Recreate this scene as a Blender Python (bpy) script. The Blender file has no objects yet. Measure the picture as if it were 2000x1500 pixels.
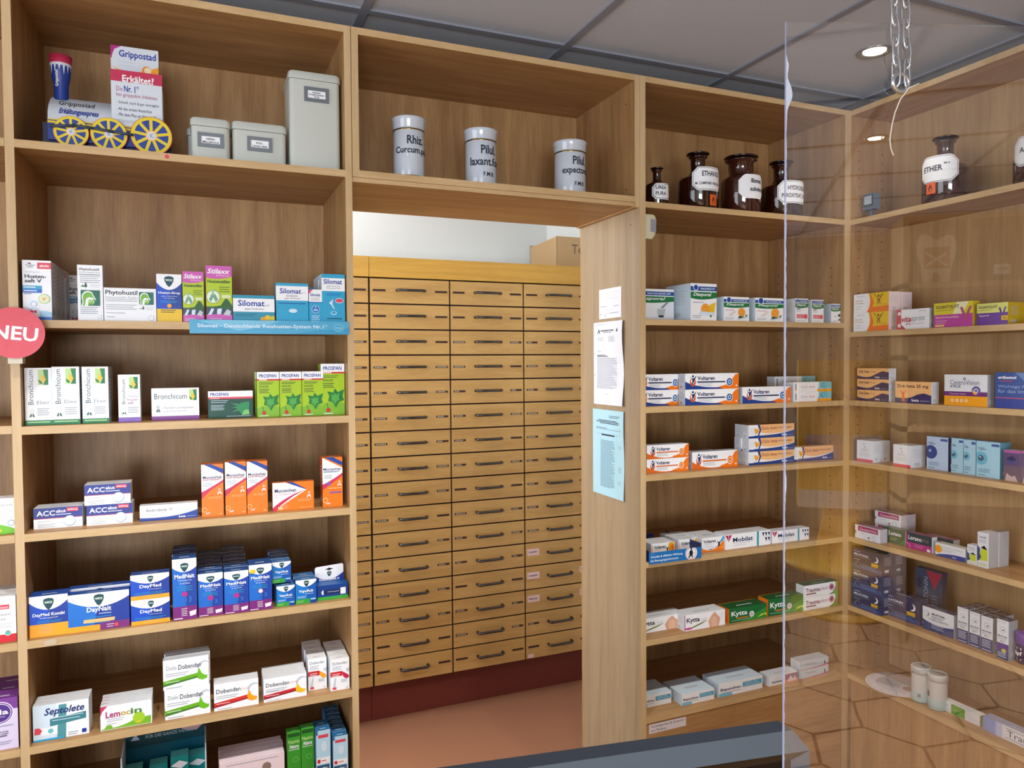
import bpy, math, random
import numpy as np
from mathutils import Matrix, Vector
random.seed(7)
COL = bpy.context.scene.collection
SC = bpy.context.scene
# ------------------------------------------------------------------ camera
YAW, PITCH, ROLL, FPX = 0.3988, -0.0289, -0.0069, 1444.0
_f = np.array([math.sin(YAW)*math.cos(PITCH), math.cos(YAW)*math.cos(PITCH), math.sin(PITCH)])
_r = np.array([math.cos(YAW), -math.sin(YAW), 0.0]); _u = np.cross(_r, _f)
R_ = _r*math.cos(ROLL)+_u*math.sin(ROLL); U_ = -_r*math.sin(ROLL)+_u*math.cos(ROLL); F_ = _f
CAMP = np.array([0.0, -2.0, 1.6])
cd = bpy.data.cameras.new('camera'); cam = bpy.data.objects.new('camera', cd); COL.objects.link(cam)
cd.sensor_fit = 'HORIZONTAL'; cd.sensor_width = 36.0; cd.lens = 36.0*FPX/2000.0; cd.clip_start = 0.02; cd.clip_end = 60
M = Matrix(((R_[0], U_[0], -F_[0], CAMP[0]), (R_[1], U_[1], -F_[1], CAMP[1]), (R_[2], U_[2], -F_[2], CAMP[2]), (0, 0, 0, 1)))
cam.matrix_world = M
SC.camera = cam
def at(px, py, **k):
    """the point seen at a pixel, on the world plane x=, y= or z="""
    v = F_*FPX+R_*(px-1000)+U_*(750-py); a, val = list(k.items())[0]; i = 'xyz'.index(a)
    return CAMP+v*((val-CAMP[i])/v[i])
def pr(x, y, z):
    v = np.array([x, y, z])-CAMP; w = v@F_
    return 1000+FPX*(v@R_)/w, 750-FPX*(v@U_)/w
# ------------------------------------------------------------------ world, exposure, large lights
w = bpy.data.worlds.new('world'); SC.world = w; w.use_nodes = True
bg = w.node_tree.nodes['Background']; bg.inputs[0].default_value = (0.75, 0.85, 1.0, 1); bg.inputs[1].default_value = 0.6
SC.view_settings.view_transform = 'Standard'; SC.view_settings.look = 'None'
SC.view_settings.gamma = 1.0; SC.view_settings.use_curve_mapping = False
SC.view_settings.exposure = 0.0
def area(name, loc, to, sx, sy, power, color):
    ld = bpy.data.lights.new(name, 'AREA'); ld.shape = 'RECTANGLE'; ld.size = sx; ld.size_y = sy
    ld.energy = power; ld.color = color
    o = bpy.data.objects.new(name, ld); COL.objects.link(o); o.location = loc
    o.rotation_euler = (Vector(to)-Vector(loc)).to_track_quat('-Z', 'Y').to_euler()
    return o
area('added_ceiling_fill', (-1.35, -6.96, 1.0), (-1.0, -4.0, 3.2), 2.5, 1.2, 190, (0.82, 0.9, 1.0))  # added uplight in the window opening, brightens the ceiling
area('daylight_shop_window', (-1.35, -6.97, 1.4), (-1.35, -3.0, 1.2), 2.5, 2.1, 55, (0.86, 0.93, 1.0))
area('daylight_side_window', (-2.97, -1.85, 1.4), (0.0, -1.3, 1.3), 2.3, 1.9, 50, (0.84, 0.92, 1.0))
area('back_room_daylight', (-0.75, 1.2, 1.9), (1.6, 1.3, 1.2), 0.8, 0.7, 56, (0.99, 0.99, 0.97))
DOWNLIGHT_W = 29
# ------------------------------------------------------------------ helpers
def s2l(h):
    h = h.lstrip('#'); v = [int(h[i:i+2], 16)/255 for i in (0, 2, 4)]
    return tuple((c/12.92 if c <= .04045 else ((c+.055)/1.055)**2.4) for c in v)+(1,)
MATS = {}
def mat(key, hexc=None, rough=.5, metal=0, spec=.5, emit=0, bump=0, bscale=60, trans=0, coat=0):
    if key in MATS: return MATS[key]
    m = bpy.data.materials.new(key); m.use_nodes = True; nt = m.node_tree; b = nt.nodes['Principled BSDF']
    c = s2l(hexc or '#808080')
    b.inputs['Base Color'].default_value = c; b.inputs['Roughness'].default_value = rough
    b.inputs['Metallic'].default_value = metal; b.inputs['Specular IOR Level'].default_value = spec
    if coat: b.inputs['Coat Weight'].default_value = coat
    if trans: b.inputs['Transmission Weight'].default_value = trans
    if emit:
        b.inputs['Emission Color'].default_value = c; b.inputs['Emission Strength'].default_value = emit
    # small procedural variation
    tc = nt.nodes.new('ShaderNodeTexCoord'); nz = nt.nodes.new('ShaderNodeTexNoise'); nz.inputs['Scale'].default_value = bscale
    nt.links.new(tc.outputs['Object'], nz.inputs['Vector'])
    if bump:
        bp = nt.nodes.new('ShaderNodeBump'); bp.inputs['Strength'].default_value = bump; bp.inputs['Distance'].default_value = .002
        nt.links.new(nz.outputs['Fac'], bp.inputs['Height']); nt.links.new(bp.outputs['Normal'], b.inputs['Normal'])
    else:
        mr = nt.nodes.new('ShaderNodeMapRange'); mr.inputs['To Min'].default_value = max(0, rough-.05); mr.inputs['To Max'].default_value = min(1, rough+.05)
        nt.links.new(nz.outputs['Fac'], mr.inputs['Value']); nt.links.new(mr.outputs['Result'], b.inputs['Roughness'])
    MATS[key] = m; return m
def wood(key, ca, cb, scale, rough=.45, fleck=.5):
    """veneer: long-grain noise; scale = (x,y,z) stretch"""
    m = bpy.data.materials.new(key); m.use_nodes = True; nt = m.node_tree; b = nt.nodes['Principled BSDF']; L = nt.links.new
    tc = nt.nodes.new('ShaderNodeTexCoord'); mp = nt.nodes.new('ShaderNodeMapping'); mp.inputs['Scale'].default_value = scale
    L(tc.outputs['Object'], mp.inputs['Vector'])
    n1 = nt.nodes.new('ShaderNodeTexNoise'); n1.inputs['Scale'].default_value = 3; n1.inputs['Detail'].default_value = 6; n1.inputs['Distortion'].default_value = .6
    n2 = nt.nodes.new('ShaderNodeTexNoise'); n2.inputs['Scale'].default_value = 22; n2.inputs['Detail'].default_value = 3
    L(mp.outputs['Vector'], n1.inputs['Vector']); L(mp.outputs['Vector'], n2.inputs['Vector'])
    mx = nt.nodes.new('ShaderNodeMath'); mx.operation = 'MULTIPLY_ADD'; mx.inputs[1].default_value = fleck; L(n2.outputs['Fac'], mx.inputs[0]); L(n1.outputs['Fac'], mx.inputs[2])
    cr = nt.nodes.new('ShaderNodeValToRGB'); cr.color_ramp.elements[0].position = .45; cr.color_ramp.elements[1].position = 1.0
    cr.color_ramp.elements[0].color = s2l(ca); cr.color_ramp.elements[1].color = s2l(cb)
    L(mx.outputs[0], cr.inputs['Fac']); L(cr.outputs['Color'], b.inputs['Base Color'])
    b.inputs['Roughness'].default_value = rough; b.inputs['Specular IOR Level'].default_value = .35
    MATS[key] = m; return m
wood('veneer_vertical', '#936A42', '#BA9262', (9, 9, .7))
wood('veneer_horizontal', '#93693F', '#BA9160', (.7, 9, 9))
wood('veneer_along_depth', '#93693F', '#BA9160', (9, .7, 9))
wood('beech_lip', '#B99868', '#D0B082', (1.2, 8, 8), .4)
wood('beech_upright', '#BC9E70', '#D0B288', (9, 9, .7), .4)
wood('veneer_pale', '#A88458', '#C8A476', (9, 9, .5)); wood('veneer_jamb_daylit', '#8C775C', '#A48F73', (10, 10, .5))  # jamb: same veneer, with the side daylight put into its colour
wood('drawer_front_wood', '#B3884E', '#CBA264', (.8, 6, 9), .38, .6)
wood('cabinet_header_wood', '#B98A3A', '#CF9F49', (.6, 6, 14), .35, .7)
class MB:
    """collects geometry; build() links it as ONE mesh object"""
    def __init__(s): s.v = []; s.f = []; s.m = []; s.ms = []; s.sm = []
    def mi(s, m):
        if isinstance(m, str): m = MATS.get(m) or cc(m)
        if m not in s.ms: s.ms.append(m)
        return s.ms.index(m)
    def add(s, vs, fs, m, smooth=False):
        k = len(s.v); i = s.mi(m); s.v += [tuple(map(float, q)) for q in vs]
        for f in fs: s.f.append([a+k for a in f]); s.m.append(i); s.sm.append(smooth)
    def box(s, x0, y0, z0, x1, y1, z1, m, ms=None):
        v = [(x0, y0, z0), (x1, y0, z0), (x1, y1, z0), (x0, y1, z0), (x0, y0, z1), (x1, y0, z1), (x1, y1, z1), (x0, y1, z1)]
        F = dict(bottom=(0, 3, 2, 1), top=(4, 5, 6, 7), front=(0, 1, 5, 4), right=(1, 2, 6, 5), back=(2, 3, 7, 6), left=(3, 0, 4, 7))
        for n, f in F.items(): s.add([v[a] for a in f], [(0, 1, 2, 3)], (ms or {}).get(n, m))
    def lathe(s, prof, m, n=32, c=(0, 0), smooth=True, a0=0, a1=2*math.pi, axis='z'):
        full = abs(a1-a0-2*math.pi) < 1e-6; k = n if full else n+1; vs = []; fs = []
        for r, z in prof:
            for i in range(k):
                a = a0+(a1-a0)*i/n; vs.append((c[0]+r*math.cos(a), c[1]+r*math.sin(a), z))
        for j in range(len(prof)-1):
            for i in range(n):
                i2 = (i+1) % k; fs.append((j*k+i, j*k+i2, (j+1)*k+i2, (j+1)*k+i))
        s.add(vs, fs, m, smooth)
    def tube(s, pts, r, m, n=8, closed=False):
        P = [Vector(p) for p in pts]; N = len(P); vs = []; fs = []; pn = None
        for i in range(N):
            a = P[(i-1) % N] if (closed or i > 0) else P[i]; b = P[(i+1) % N] if (closed or i < N-1) else P[i]
            t = (b-a).normalized()
            if pn is None: pn = t.orthogonal().normalized()
            pn = (pn-t*pn.dot(t)).normalized(); q = t.cross(pn)
            for k in range(n):
                an = 2*math.pi*k/n; vs.append(P[i]+(pn*math.cos(an)+q*math.sin(an))*r)
        for i in range(N if closed else N-1):
            j = (i+1) % N
            for k in range(n): k2 = (k+1) % n; fs.append((i*n+k, i*n+k2, j*n+k2, j*n+k))
        if not closed: fs += [tuple(range(n-1, -1, -1)), tuple((N-1)*n+k for k in range(n))]
        s.add(vs, fs, m, True)
    def prism(s, pts, y0, y1, m, me=None):
        """outline pts (x,z) extruded from y0 (front) to y1"""
        n = len(pts); vs = [(x, y0, z) for x, z in pts]+[(x, y1, z) for x, z in pts]
        s.add(vs, [tuple(range(n)), tuple(range(2*n-1, n-1, -1))], m)
        s.add(vs, [(i, i+n, (i+1) % n+n, (i+1) % n) for i in range(n)], me or m)
    def build(s, name, parent=None, loc=(0, 0, 0), rz=0, bevel=0):
        key = bpy.data.meshes.new(name); key.from_pydata(s.v, [], s.f)
        for m in s.ms: key.materials.append(m)
        key.polygons.foreach_set('material_index', s.m); key.polygons.foreach_set('use_smooth', s.sm); key.update()
        o = bpy.data.objects.new(name, key); COL.objects.link(o); o.location = loc; o.rotation_euler = (0, 0, rz)
        if parent: o.parent = parent
        if bevel:
            b = o.modifiers.new('edge', 'BEVEL'); b.width = bevel; b.segments = 2; b.limit_method = 'ANGLE'
        return o
def tag(o, label=None, cat=None, group=None, kind=None):
    if label: o['label'] = label
    if cat: o['category'] = cat
    if group: o['group'] = group
    if kind: o['kind'] = kind
    return o
def empty(name, label, cat, loc=(0, 0, 0), rz=0, group=None):
    o = bpy.data.objects.new(name, None); COL.objects.link(o); o.location = loc; o.rotation_euler = (0, 0, rz)
    return tag(o, label, cat, group)
def copy_tree(o, parent=None):
    c = o.copy(); COL.objects.link(c); c.parent = parent
    for ch in list(o.children): copy_tree(ch, c)
    return c
# printed colours
PAL = dict(w='#E6E9EE', W='#F4F5F7', k='#20263A', n='#16399A', b='#1B66C4', c='#2FA2CF', a='#A6D3EE', A='#D6E6F2', g='#1B7A3C', l='#93C21F', L='#B8DA8A',
           y='#EDC21D', o='#F27A16', r='#D0202F', R='#E0465A', m='#B22A86', p='#5A2788', s='#8F98A3', S='#C4CAD1', t='#0E8F8C', d='#0A4450', P='#F3DEE4',
           v='#7F5BB5', e='#1F2A5C', x='#F8BF80', G='#1C5B3C', K='#15161C', q='#8C1F74', h='#CE5CB4', B='#0A4CC4', f='#F5A51C', D='#A31F2C', u='#C7B8A0')
def cc(c):
    if c in MATS: return MATS[c]
    h = PAL.get(c, c)
    k = 'print_'+h.lstrip('#')
    return MATS.get(k) or mat(k, h, rough=.38, spec=.4)
_T = {}
def tmesh(txt, fl=''):
    k = (txt, 'b' in fl, 'i' in fl)
    if k in _T: return _T[k]
    cu = bpy.data.curves.new('t', 'FONT'); cu.body = txt; cu.resolution_u = 2; cu.size = 1
    if 'b' in fl: cu.offset = .022
    if 'i' in fl: cu.shear = .28
    o = bpy.data.objects.new('t', cu); COL.objects.link(o); dg = bpy.context.evaluated_depsgraph_get(); dg.update()
    me = bpy.data.meshes.new_from_object(o.evaluated_get(dg))
    v = np.array([q.co[:2] for q in me.vertices]); f = [tuple(p.vertices) for p in me.polygons]
    bpy.data.objects.remove(o); bpy.data.curves.remove(cu); bpy.data.meshes.remove(me)
    lo = v.min(0); hi = v.max(0); _T[k] = ((v-lo)/(hi-lo), f); return _T[k]
def qb(x0, y0, cx, cy, x1, y1, n=10):
    return [((1-t)**2*x0+2*t*(1-t)*cx+t*t*x1, (1-t)**2*y0+2*t*(1-t)*cy+t*t*y1) for t in [i/n for i in range(n+1)]]
def paint(mb, ops, W, H, y=0, x0=0, z0=0, face='front', eps=1e-4, warp=None):
    """printed shapes laid on a face; coordinates are fractions of the face"""
    i = 0
    for op in ops:
        i += 1; e = eps*i; t = op[0]
        def put(pts, fs, c):
            if not warp: pts = [(min(1, max(0, a_)), min(1, max(0, b_))) for a_, b_ in pts]
            if warp: vs = [warp(px*W, pz*H, e) for px, pz in pts]
            elif face == 'front': vs = [(x0+px*W, y-e, z0+pz*H) for px, pz in pts]
            elif face == 'left': vs = [(x0-e, y+W-px*W, z0+pz*H) for px, pz in pts]
            elif face == 'right': vs = [(x0+e, y+px*W, z0+pz*H) for px, pz in pts]
            elif face == 'top': vs = [(x0+px*W, y+pz*H, z0+e) for px, pz in pts]
            mb.add(vs, fs, cc(c))
        if t == 'R':
            _, a, b, c_, d_, col = op; n = 6 if warp else 1
            pts = []; fs = []
            for j in range(n+1): u = a+(c_-a)*j/n; pts += [(u, b), (u, d_)]
            for j in range(n): fs.append((2*j, 2*j+2, 2*j+3, 2*j+1))
            put(pts, fs, col)
        elif t == 'P': q = op[2]; pts = list(zip(q[::2], q[1::2])); put(pts, [tuple(range(len(pts)))], op[1])
        elif t == 'Q': pts = qb(*op[2])+list(op[3]); put(pts, [tuple(range(len(pts)))], op[1])
        elif t == 'E':
            cx, cy, rx, col = op[1:5]; ry = op[5] if len(op) > 5 else rx*W/H
            pts = [(cx+rx*math.cos(2*math.pi*j/20), cy+ry*math.sin(2*math.pi*j/20)) for j in range(20)]; put(pts, [tuple(range(20))], col)
        elif t == 'L':
            _, a, z, b, n, dz, col = op
            for j in range(n):
                zz = z-j*dz; bb = b-(b-a)*(.0 if j % 2 == 0 else .22)*((j*7 % 5)/4); h = min(.3*dz, .016) if n > 1 else min(dz, .016)
                put([(a, zz), (bb, zz), (bb, zz+h), (a, zz+h)], [(0, 1, 2, 3)], col)
        elif t == 'T':
            txt, x, z, ww, hh, col = op[1:7]; fl = op[7] if len(op) > 7 else ''
            v, f = tmesh(txt, fl)
            if 'v' in fl: pts = [(x+ww*(1-b), z+hh*a) for a, b in v]
            else:
                sl = .0
                pts = [(x+ww*a, z+hh*b) for a, b in v]
            put(pts, f, col)
def wick(cx, cy, r, asp, txt='WICK'):
    """round-cornered green shield"""
    q = [(-1, .55), (-.8, .85), (0, 1), (.8, .85), (1, .55), (.85, -.1), (.45, -.75), (0, -1.1), (-.45, -.75), (-.85, -.1)]
    P = []
    for a, b in q: P += [cx+a*r, cy+b*r*asp]
    return [('P', 'd', P), ('R', cx-r*.95, cy+.02*r*asp, cx+r*.95, cy+.45*r*asp, '#0F6B4F'), ('T', txt, cx-r*.72, cy+.03*r*asp, r*1.44, r*asp*.38, 'W', 'b')]
def band(top, mid, asp=1):  # white crown with a hanging curve
    return [('Q', 'W', (0, top, .5, 2*mid-top, 1, top), [(1, 1), (0, 1)])]
def swoosh(c, y0, yc, y1, yb=0): return ('Q', c, (0, y0, .5, yc, 1, y1), [(1, yb), (0, yb)])
def face_profile(x, y, s, t):
    P = []
    for a, b in [(.02, 0), (.1, .25), (.05, .45), (.05, .72), (.2, .93), (.45, 1), (.68, .9), (.78, .65), (.92, .42), (.8, .34), (.8, .22), (.7, .08), (.5, .1), (.46, 0)]: P += [x+a*s, y+b*t]
    return P
def leaf(x, y, s, t):
    P = []
    for a, b in [(.5, 0), (.32, .3), (.05, .35), (.12, .62), (.0, .85), (.35, .78), (.45, 1), (.62, .8), (1, .95), (.9, .6), (.98, .38), (.68, .3)]: P += [x+a*s, y+b*t]
    return P
# ------------------------------------------------------------------ carton artwork: type -> (body, side, top, ops)
A = {}
def D_(k, body, side, top, ops): A[k] = (body, side, top, ops)
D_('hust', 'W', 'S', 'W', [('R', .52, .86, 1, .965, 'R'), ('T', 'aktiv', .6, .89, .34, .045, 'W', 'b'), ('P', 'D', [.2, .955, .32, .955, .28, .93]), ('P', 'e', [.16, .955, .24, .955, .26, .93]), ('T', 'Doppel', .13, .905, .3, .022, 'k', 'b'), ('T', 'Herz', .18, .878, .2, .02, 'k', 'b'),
   ('T', 'Spitzwegerich', .1, .79, .5, .022, 's'), ('T', 'Husten-', .08, .70, .74, .062, 'k', 'b'), ('T', 'saft V', .08, .625, .58, .062, 'k', 'b'), ('R', 0, .515, .66, .575, 'c'), ('R', 0, .455, .66, .515, 'b'), ('L', .04, .54, .45, 1, .02, 'W'), ('L', .04, .48, .5, 1, .02, 'W'), ('L', .04, .43, .3, 1, .02, 's'),
   ('E', .74, .355, .2, 'L'), ('E', .74, .355, .17, '#E4EBCB'), ('P', 'f', [.66, .39, .7, .33, .76, .33, .84, .4, .74, .36]), ('Q', 'a', (.0, .05, .5, .2, 1, .13), [(1, 0), (0, 0)]), ('E', .37, .27, .11, 'a'), ('E', .38, .265, .085, 'W'), ('P', 'a', [.13, .05, .14, .15, .3, .2, .46, .2, .6, .14, .63, .05]), ('P', 'W', [.17, .05, .18, .14, .32, .185, .44, .185, .56, .13, .58, .05]), ('E', .3, .14, .06, 'R'), ('E', .43, .14, .06, 'R'), ('R', 0, 0, 1, .05, 'b')])
_ph = lambda x, y, s, t: [('R', x, y, x+s, y+t, '#12684F'), ('P', 'W', face_profile(x+.01*s, y, s*.86, t*.96)), ('P', '#77B92C', face_profile(x+.07*s, y, s*.74, t*.88)), ('P', 'W', [x+.2*s, y, x+.27*s, y+.42*t, x+.4*s, y+.55*t, x+.64*s, y+.5*t, x+.66*s, y+.36*t, x+.42*s, y+.4*t, x+.36*s, y]), ('P', 'L', [x+.36*s, y+.33*t, x+.62*s, y+.33*t, x+.55*s, y+.22*t, x+.4*s, y+.22*t])]
D_('phy1', 'W', 'w', 'W', [('T', 'Phytohustil', .08, .89, .78, .055, 'k', 'b'), ('T', 'Hustenreizstiller Sirup', .08, .855, .82, .025, 'k'), ('R', .08, .822, .9, .832, 'd'), ('L', .1, .79, .9, 4, .035, 's'), ('P', '#5E8F3A', [.12, .61, .3, .6, .28, .63, .2, .645]), ('P', 'd', [.3, .6, .28, .66, .33, .69, .38, .63, .36, .6]), ('L', .5, .64, .9, 2, .03, 'S')]+_ph(.12, .27, .76, .28)+[('L', .1, .235, .8, 4, .035, 's'), ('E', .85, .07, .08, 'S'), ('E', .85, .07, .065, 'W')])
D_('phy2', 'W', 'w', 'W', [('T', 'Phytohustil', .03, .76, .61, .17, 'k', 'b'), ('T', 'Hustenreizstiller Pastillen', .03, .69, .62, .055, 's'), ('R', .03, .655, .64, .665, 'd'), ('L', .04, .6, .64, 1, .05, 's'), ('L', .04, .48, .62, 3, .06, 's'), ('L', .05, .24, .4, 1, .05, 's'), ('L', .05, .12, .2, 1, .05, 's'), ('P', '#5E8F3A', [.65, .39, .72, .38, .73, .41]), ('P', 'd', [.73, .37, .74, .48, .77, .4, .76, .37]), ('L', .8, .42, .95, 2, .06, 'S'), ('E', .9, .11, .055, 's'), ('E', .9, .11, .05, 'W')]+_ph(.67, .51, .28, .38))
D_('wsir', 'B', 'B', 'W', [('R', 0, 0, 1, .27, 'y'), ('R', .5, .27, 1, .8, 'n')]+band(.82, .67)+wick(.5, .85, .19, .58)+[('T', 'Husten-Sirup', .07, .57, .86, .065, 'W', 'b'), ('T', 'gegen Reizhusten', .18, .52, .64, .03, 'A'), ('T', 'mit Honig', .3, .475, .4, .03, 'A'), ('L', .15, .43, .85, 2, .03, 'c'), ('E', .5, .335, .09, 'f'), ('L', .15, .235, .75, 2, .04, 'k')])
_sti = [('R', 0, .0, 1, .14, 'h'), ('R', 0, .14, 1, .28, '#3C4A5E'), ('P', 'A', [.05, .12, .2, .25, .3, .24, .18, .12]), ('P', 'A', [.4, .12, .42, .24, .6, .25, .55, .12]), ('P', 'S', [.65, .14, .8, .24, .95, .2, .9, .12]), ('P', '#2C5E30', [0, .26, .55, .3, .75, .43, .85, .4, 1, .3, 1, .23, .5, .25]), ('Q', 'h', (0, .12, .5, .18, 1, .1), [(1, 0), (0, 0)]),
   ('Q', 'h', (0, .79, .5, .74, 1, .82), [(1, 1), (0, 1)]), ('T', 'Stilaxx', .05, .86, .88, .09, 'W', 'bi'), ('T', 'Bei Reizhusten', .4, .82, .5, .022, 'W'), ('T', 'Hustenstiller', .06, .695, .88, .055, '#1E4A28', 'b'), ('L', .5, .62, .92, 3, .04, '#4E6E20'), ('E', .27, .45, .27, '#5E7A50'), ('E', .27, .45, .255, '#E6F0DA'), ('P', '#6FA384', [.1, .4, .2, .5, .34, .5, .46, .4, .36, .36, .27, .44, .18, .36]), ('R', .22, .48, .3, .58, '#9EC4A8'), ('R', .6, .43, .95, .49, '#D8E4A8'), ('L', .1, .06, .6, 2, .03, 'P')]
D_('sti', '#B5CC1C', '#A8BD20', 'h', _sti)
_sil = [('T', 'Silomat', .12, .7, .72, .17, 'n', 'b')]
D_('sil_low', '#2E93AE', 'w', 'c', [('R', 0, .4, 1, .88, 'W'), ('T', 'Silomat', .12, .6, .64, .22, 'n', 'b'), ('T', 'DMP', .78, .6, .1, .07, 's'), ('T', 'gegen Reizhusten', .28, .46, .46, .08, 'k'), ('L', .05, .3, .55, 2, .06, 'd'), ('L', .05, .07, .35, 1, .06, 'd'), ('E', .83, .17, .075, 'y', .12), ('E', .72, .12, .07, 'f', .1), ('E', .95, .12, .08, '#CFC73A', .15)])
D_('sil_int', '#2FA4CE', '#2FA4CE', 'c', [('R', 0, .57, 1, .93, 'W'), ('T', 'Silomat', .12, .74, .66, .13, 'n', 'b'), ('T', 'DMP', .8, .75, .1, .03, 's'), ('T', 'INTENSIV', .32, .66, .36, .045, 'k'), ('T', 'gegen Reizhusten', .26, .6, .5, .04, 'k'), ('L', .08, .49, .92, 1, .03, 'n'), ('E', .52, .315, .13, 'A', .05), ('L', .1, .04, .35, 1, .03, 'n'), ('L', .75, .04, .92, 1, .03, 'n')])
D_('sil_sm', '#2FA4CE', '#2FA4CE', 'W', [('R', 0, .63, 1, 1, 'W'), ('P', 'R', [0, 1, .3, 1, 0, .86]), ('T', 'Silomat', .1, .8, .76, .09, 'n', 'b'), ('L', .15, .75, .85, 3, .035, 's'), ('R', 0, .615, 1, .635, 'n'), ('E', .5, .42, .3, 'A'), ('E', .5, .42, .27, 'b'), ('E', .42, .4, .09, 'a'), ('E', .58, .4, .09, 'a'), ('E', .5, .48, .06, 'a'), ('L', .2, .22, .8, 4, .05, 'A')])
D_('sil_tall', '#2FA4CE', 'A', 'c', [('R', 0, .66, 1, .92, 'W'), ('T', 'Silomat', .08, .8, .8, .1, 'n', 'b'), ('T', 'gegen Reizhusten', .22, .74, .58, .03, 'k'), ('T', 'Pentoxyverin Saft', .2, .7, .6, .03, 'k'), ('L', .2, .6, .85, 2, .03, 'b'), ('E', .75, .47, .18, 'W', .05), ('E', .75, .47, .165, 'R', .04), ('P', 'A', [.3, .42, .48, .5, .45, .4, .55, .3, .5, .3, .4, .38]), ('E', .5, .22, .13, 'A', .04), ('E', .5, .225, .1, '#2FA4CE', .03), ('L', .2, .1, .85, 1, .03, 'k')])
def _lf(x, y, s, t): return [('R', x, y, x+s, y+t, 'L'), ('P', 'g', [x+.5*s, y+t, x+s, y+t, x+s, y, x+.5*s, y, x+.72*s, y+.3*t]), ('P', 'y', [x+.38*s, y+.68*t, x+.55*s, y+.6*t, x+.78*s, y+.35*t, x+.5*s, y+.12*t, x+.25*s, y+.33*t]), ('P', '#0C6B38', [x, y+.35*t, x+.3*s, y+.25*t, x+.46*s, y+.06*t, x+.15*s, y+.1*t]), ('P', '#0C6B38', [x+s, y+.35*t, x+.7*s, y+.25*t, x+.54*s, y+.06*t, x+.85*s, y+.1*t])]
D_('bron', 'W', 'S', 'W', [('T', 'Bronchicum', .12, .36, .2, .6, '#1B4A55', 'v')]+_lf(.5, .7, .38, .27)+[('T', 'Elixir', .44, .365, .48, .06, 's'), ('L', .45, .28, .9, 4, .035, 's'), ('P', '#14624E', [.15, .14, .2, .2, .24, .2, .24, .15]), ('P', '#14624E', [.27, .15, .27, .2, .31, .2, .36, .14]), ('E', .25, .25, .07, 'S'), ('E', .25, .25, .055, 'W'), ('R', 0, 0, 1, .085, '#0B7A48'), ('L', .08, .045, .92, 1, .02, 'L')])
D_('thym', 'W', 'w', 'W', [('T', 'Bronchicum', .16, .38, .16, .52, '#1B4A55', 'v')]+_lf(.5, .7, .4, .25)+[('T', 'Thymian', .42, .52, .5, .04, 's'), ('T', 'Husten-', .42, .45, .5, .045, '#8E4A8E'), ('T', 'saft', .42, .38, .28, .05, '#8E4A8E'), ('L', .42, .3, .92, 4, .035, 's'), ('P', '#14624E', [.15, .17, .2, .21, .24, .21, .24, .17]), ('P', '#14624E', [.28, .17, .28, .21, .32, .21, .36, .17]), ('R', 0, 0, 1, .1, 'v')])
D_('bronp', 'W', 'w', 'W', [('T', 'Bronchicum', .06, .66, .68, .17, '#1B4A55')]+_lf(.79, .61, .16, .34)+[('T', 'Thymian Lutschpastillen', .24, .34, .64, .08, 's'), ('T', 'zur Besserung der Beschwerden', .24, .25, .5, .05, 's'), ('E', .13, .42, .04, 'S'), ('P', '#14624E', [.09, .26, .11, .35, .13, .35, .13, .27]), ('P', '#14624E', [.14, .27, .14, .35, .16, .35, .18, .26]), ('R', 0, 0, 1, .13, '#7E3A8E')])
D_('prosg', '#0F4A3C', '#0A3A30', '#1E4438', [('R', 0, .78, 1, 1, 'W'), ('R', 0, .71, 1, .78, 'R'), ('T', 'PROSPAN', .05, .82, .4, .12, 'n', 'b'), ('L', .05, .72, .25, 1, .03, 'W'), ('L', .06, .64, .44, 2, .07, 'A'), ('L', .06, .47, .36, 4, .055, 'A'), ('P', '#3C8A58', [.5, .55, .66, .42, .5, .4, .66, .35, .52, .2, .7, .28, .9, .1, .92, .6, .75, .5]), ('P', '#1E8A4C', [.66, .48, .74, .56, .88, .6, .9, .35, .76, .1, .66, .28]), ('P', '#7EC46C', [.74, .1, .92, .12, .9, .3, .8, .28]), ('L', .4, .06, .95, 1, .04, 'A')])
D_('prosk', '#A5C81A', '#93B518', '#5C7A3C', [('Q', '#7DB52A', (0, .2, .5, .3, 1, .22), [(1, 0), (0, 0)]), ('R', 0, .84, 1, 1, 'W'), ('R', 0, .81, 1, .842, 'r'), ('T', 'PROSPAN', .1, .875, .78, .075, 'n', 'b'), ('L', .1, .818, .45, 1, .02, 'W'), ('L', .1, .76, .75, 2, .03, 'k'), ('T', 'KINDER', .1, .655, .42, .045, '#5A5A14'), ('L', .1, .61, .55, 3, .035, 'k'), ('P', '#1D7A34', leaf(.26, .14, .72, .38)), ('P', '#4FA54A', leaf(.4, .2, .38, .24)), ('E', .3, .1, .09, 'r'), ('P', 'G', [.22, .24, .24, .24, .3, .13, .28, .13]), ('L', .1, .025, .5, 1, .02, 'W')])
D_('acc', 'W', 'w', 'w', [('R', 0, .5, 1, 1, '#22338C'), ('R', 0, .475, 1, .5, 'r'), ('T', 'ACC', .06, .62, .38, .25, 'W', 'b'), ('T', 'akut', .46, .74, .2, .16, 'W', 'b'), ('R', .46, .64, .77, .67, 'W'), ('R', .68, .78, .92, .96, 'R'), ('T', '600mg', .7, .82, .2, .08, 'W', 'b'), ('L', .08, .35, .35, 1, .06, 's'), ('L', .08, .22, .45, 3, .07, 's'), ('E', .6, .3, .1, 'A', .05), ('E', .74, .32, .125, '#9DB6CC'), ('E', .735, .34, .115, 'W'), ('L', .85, .07, .94, 1, .06, 's')])
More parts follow.
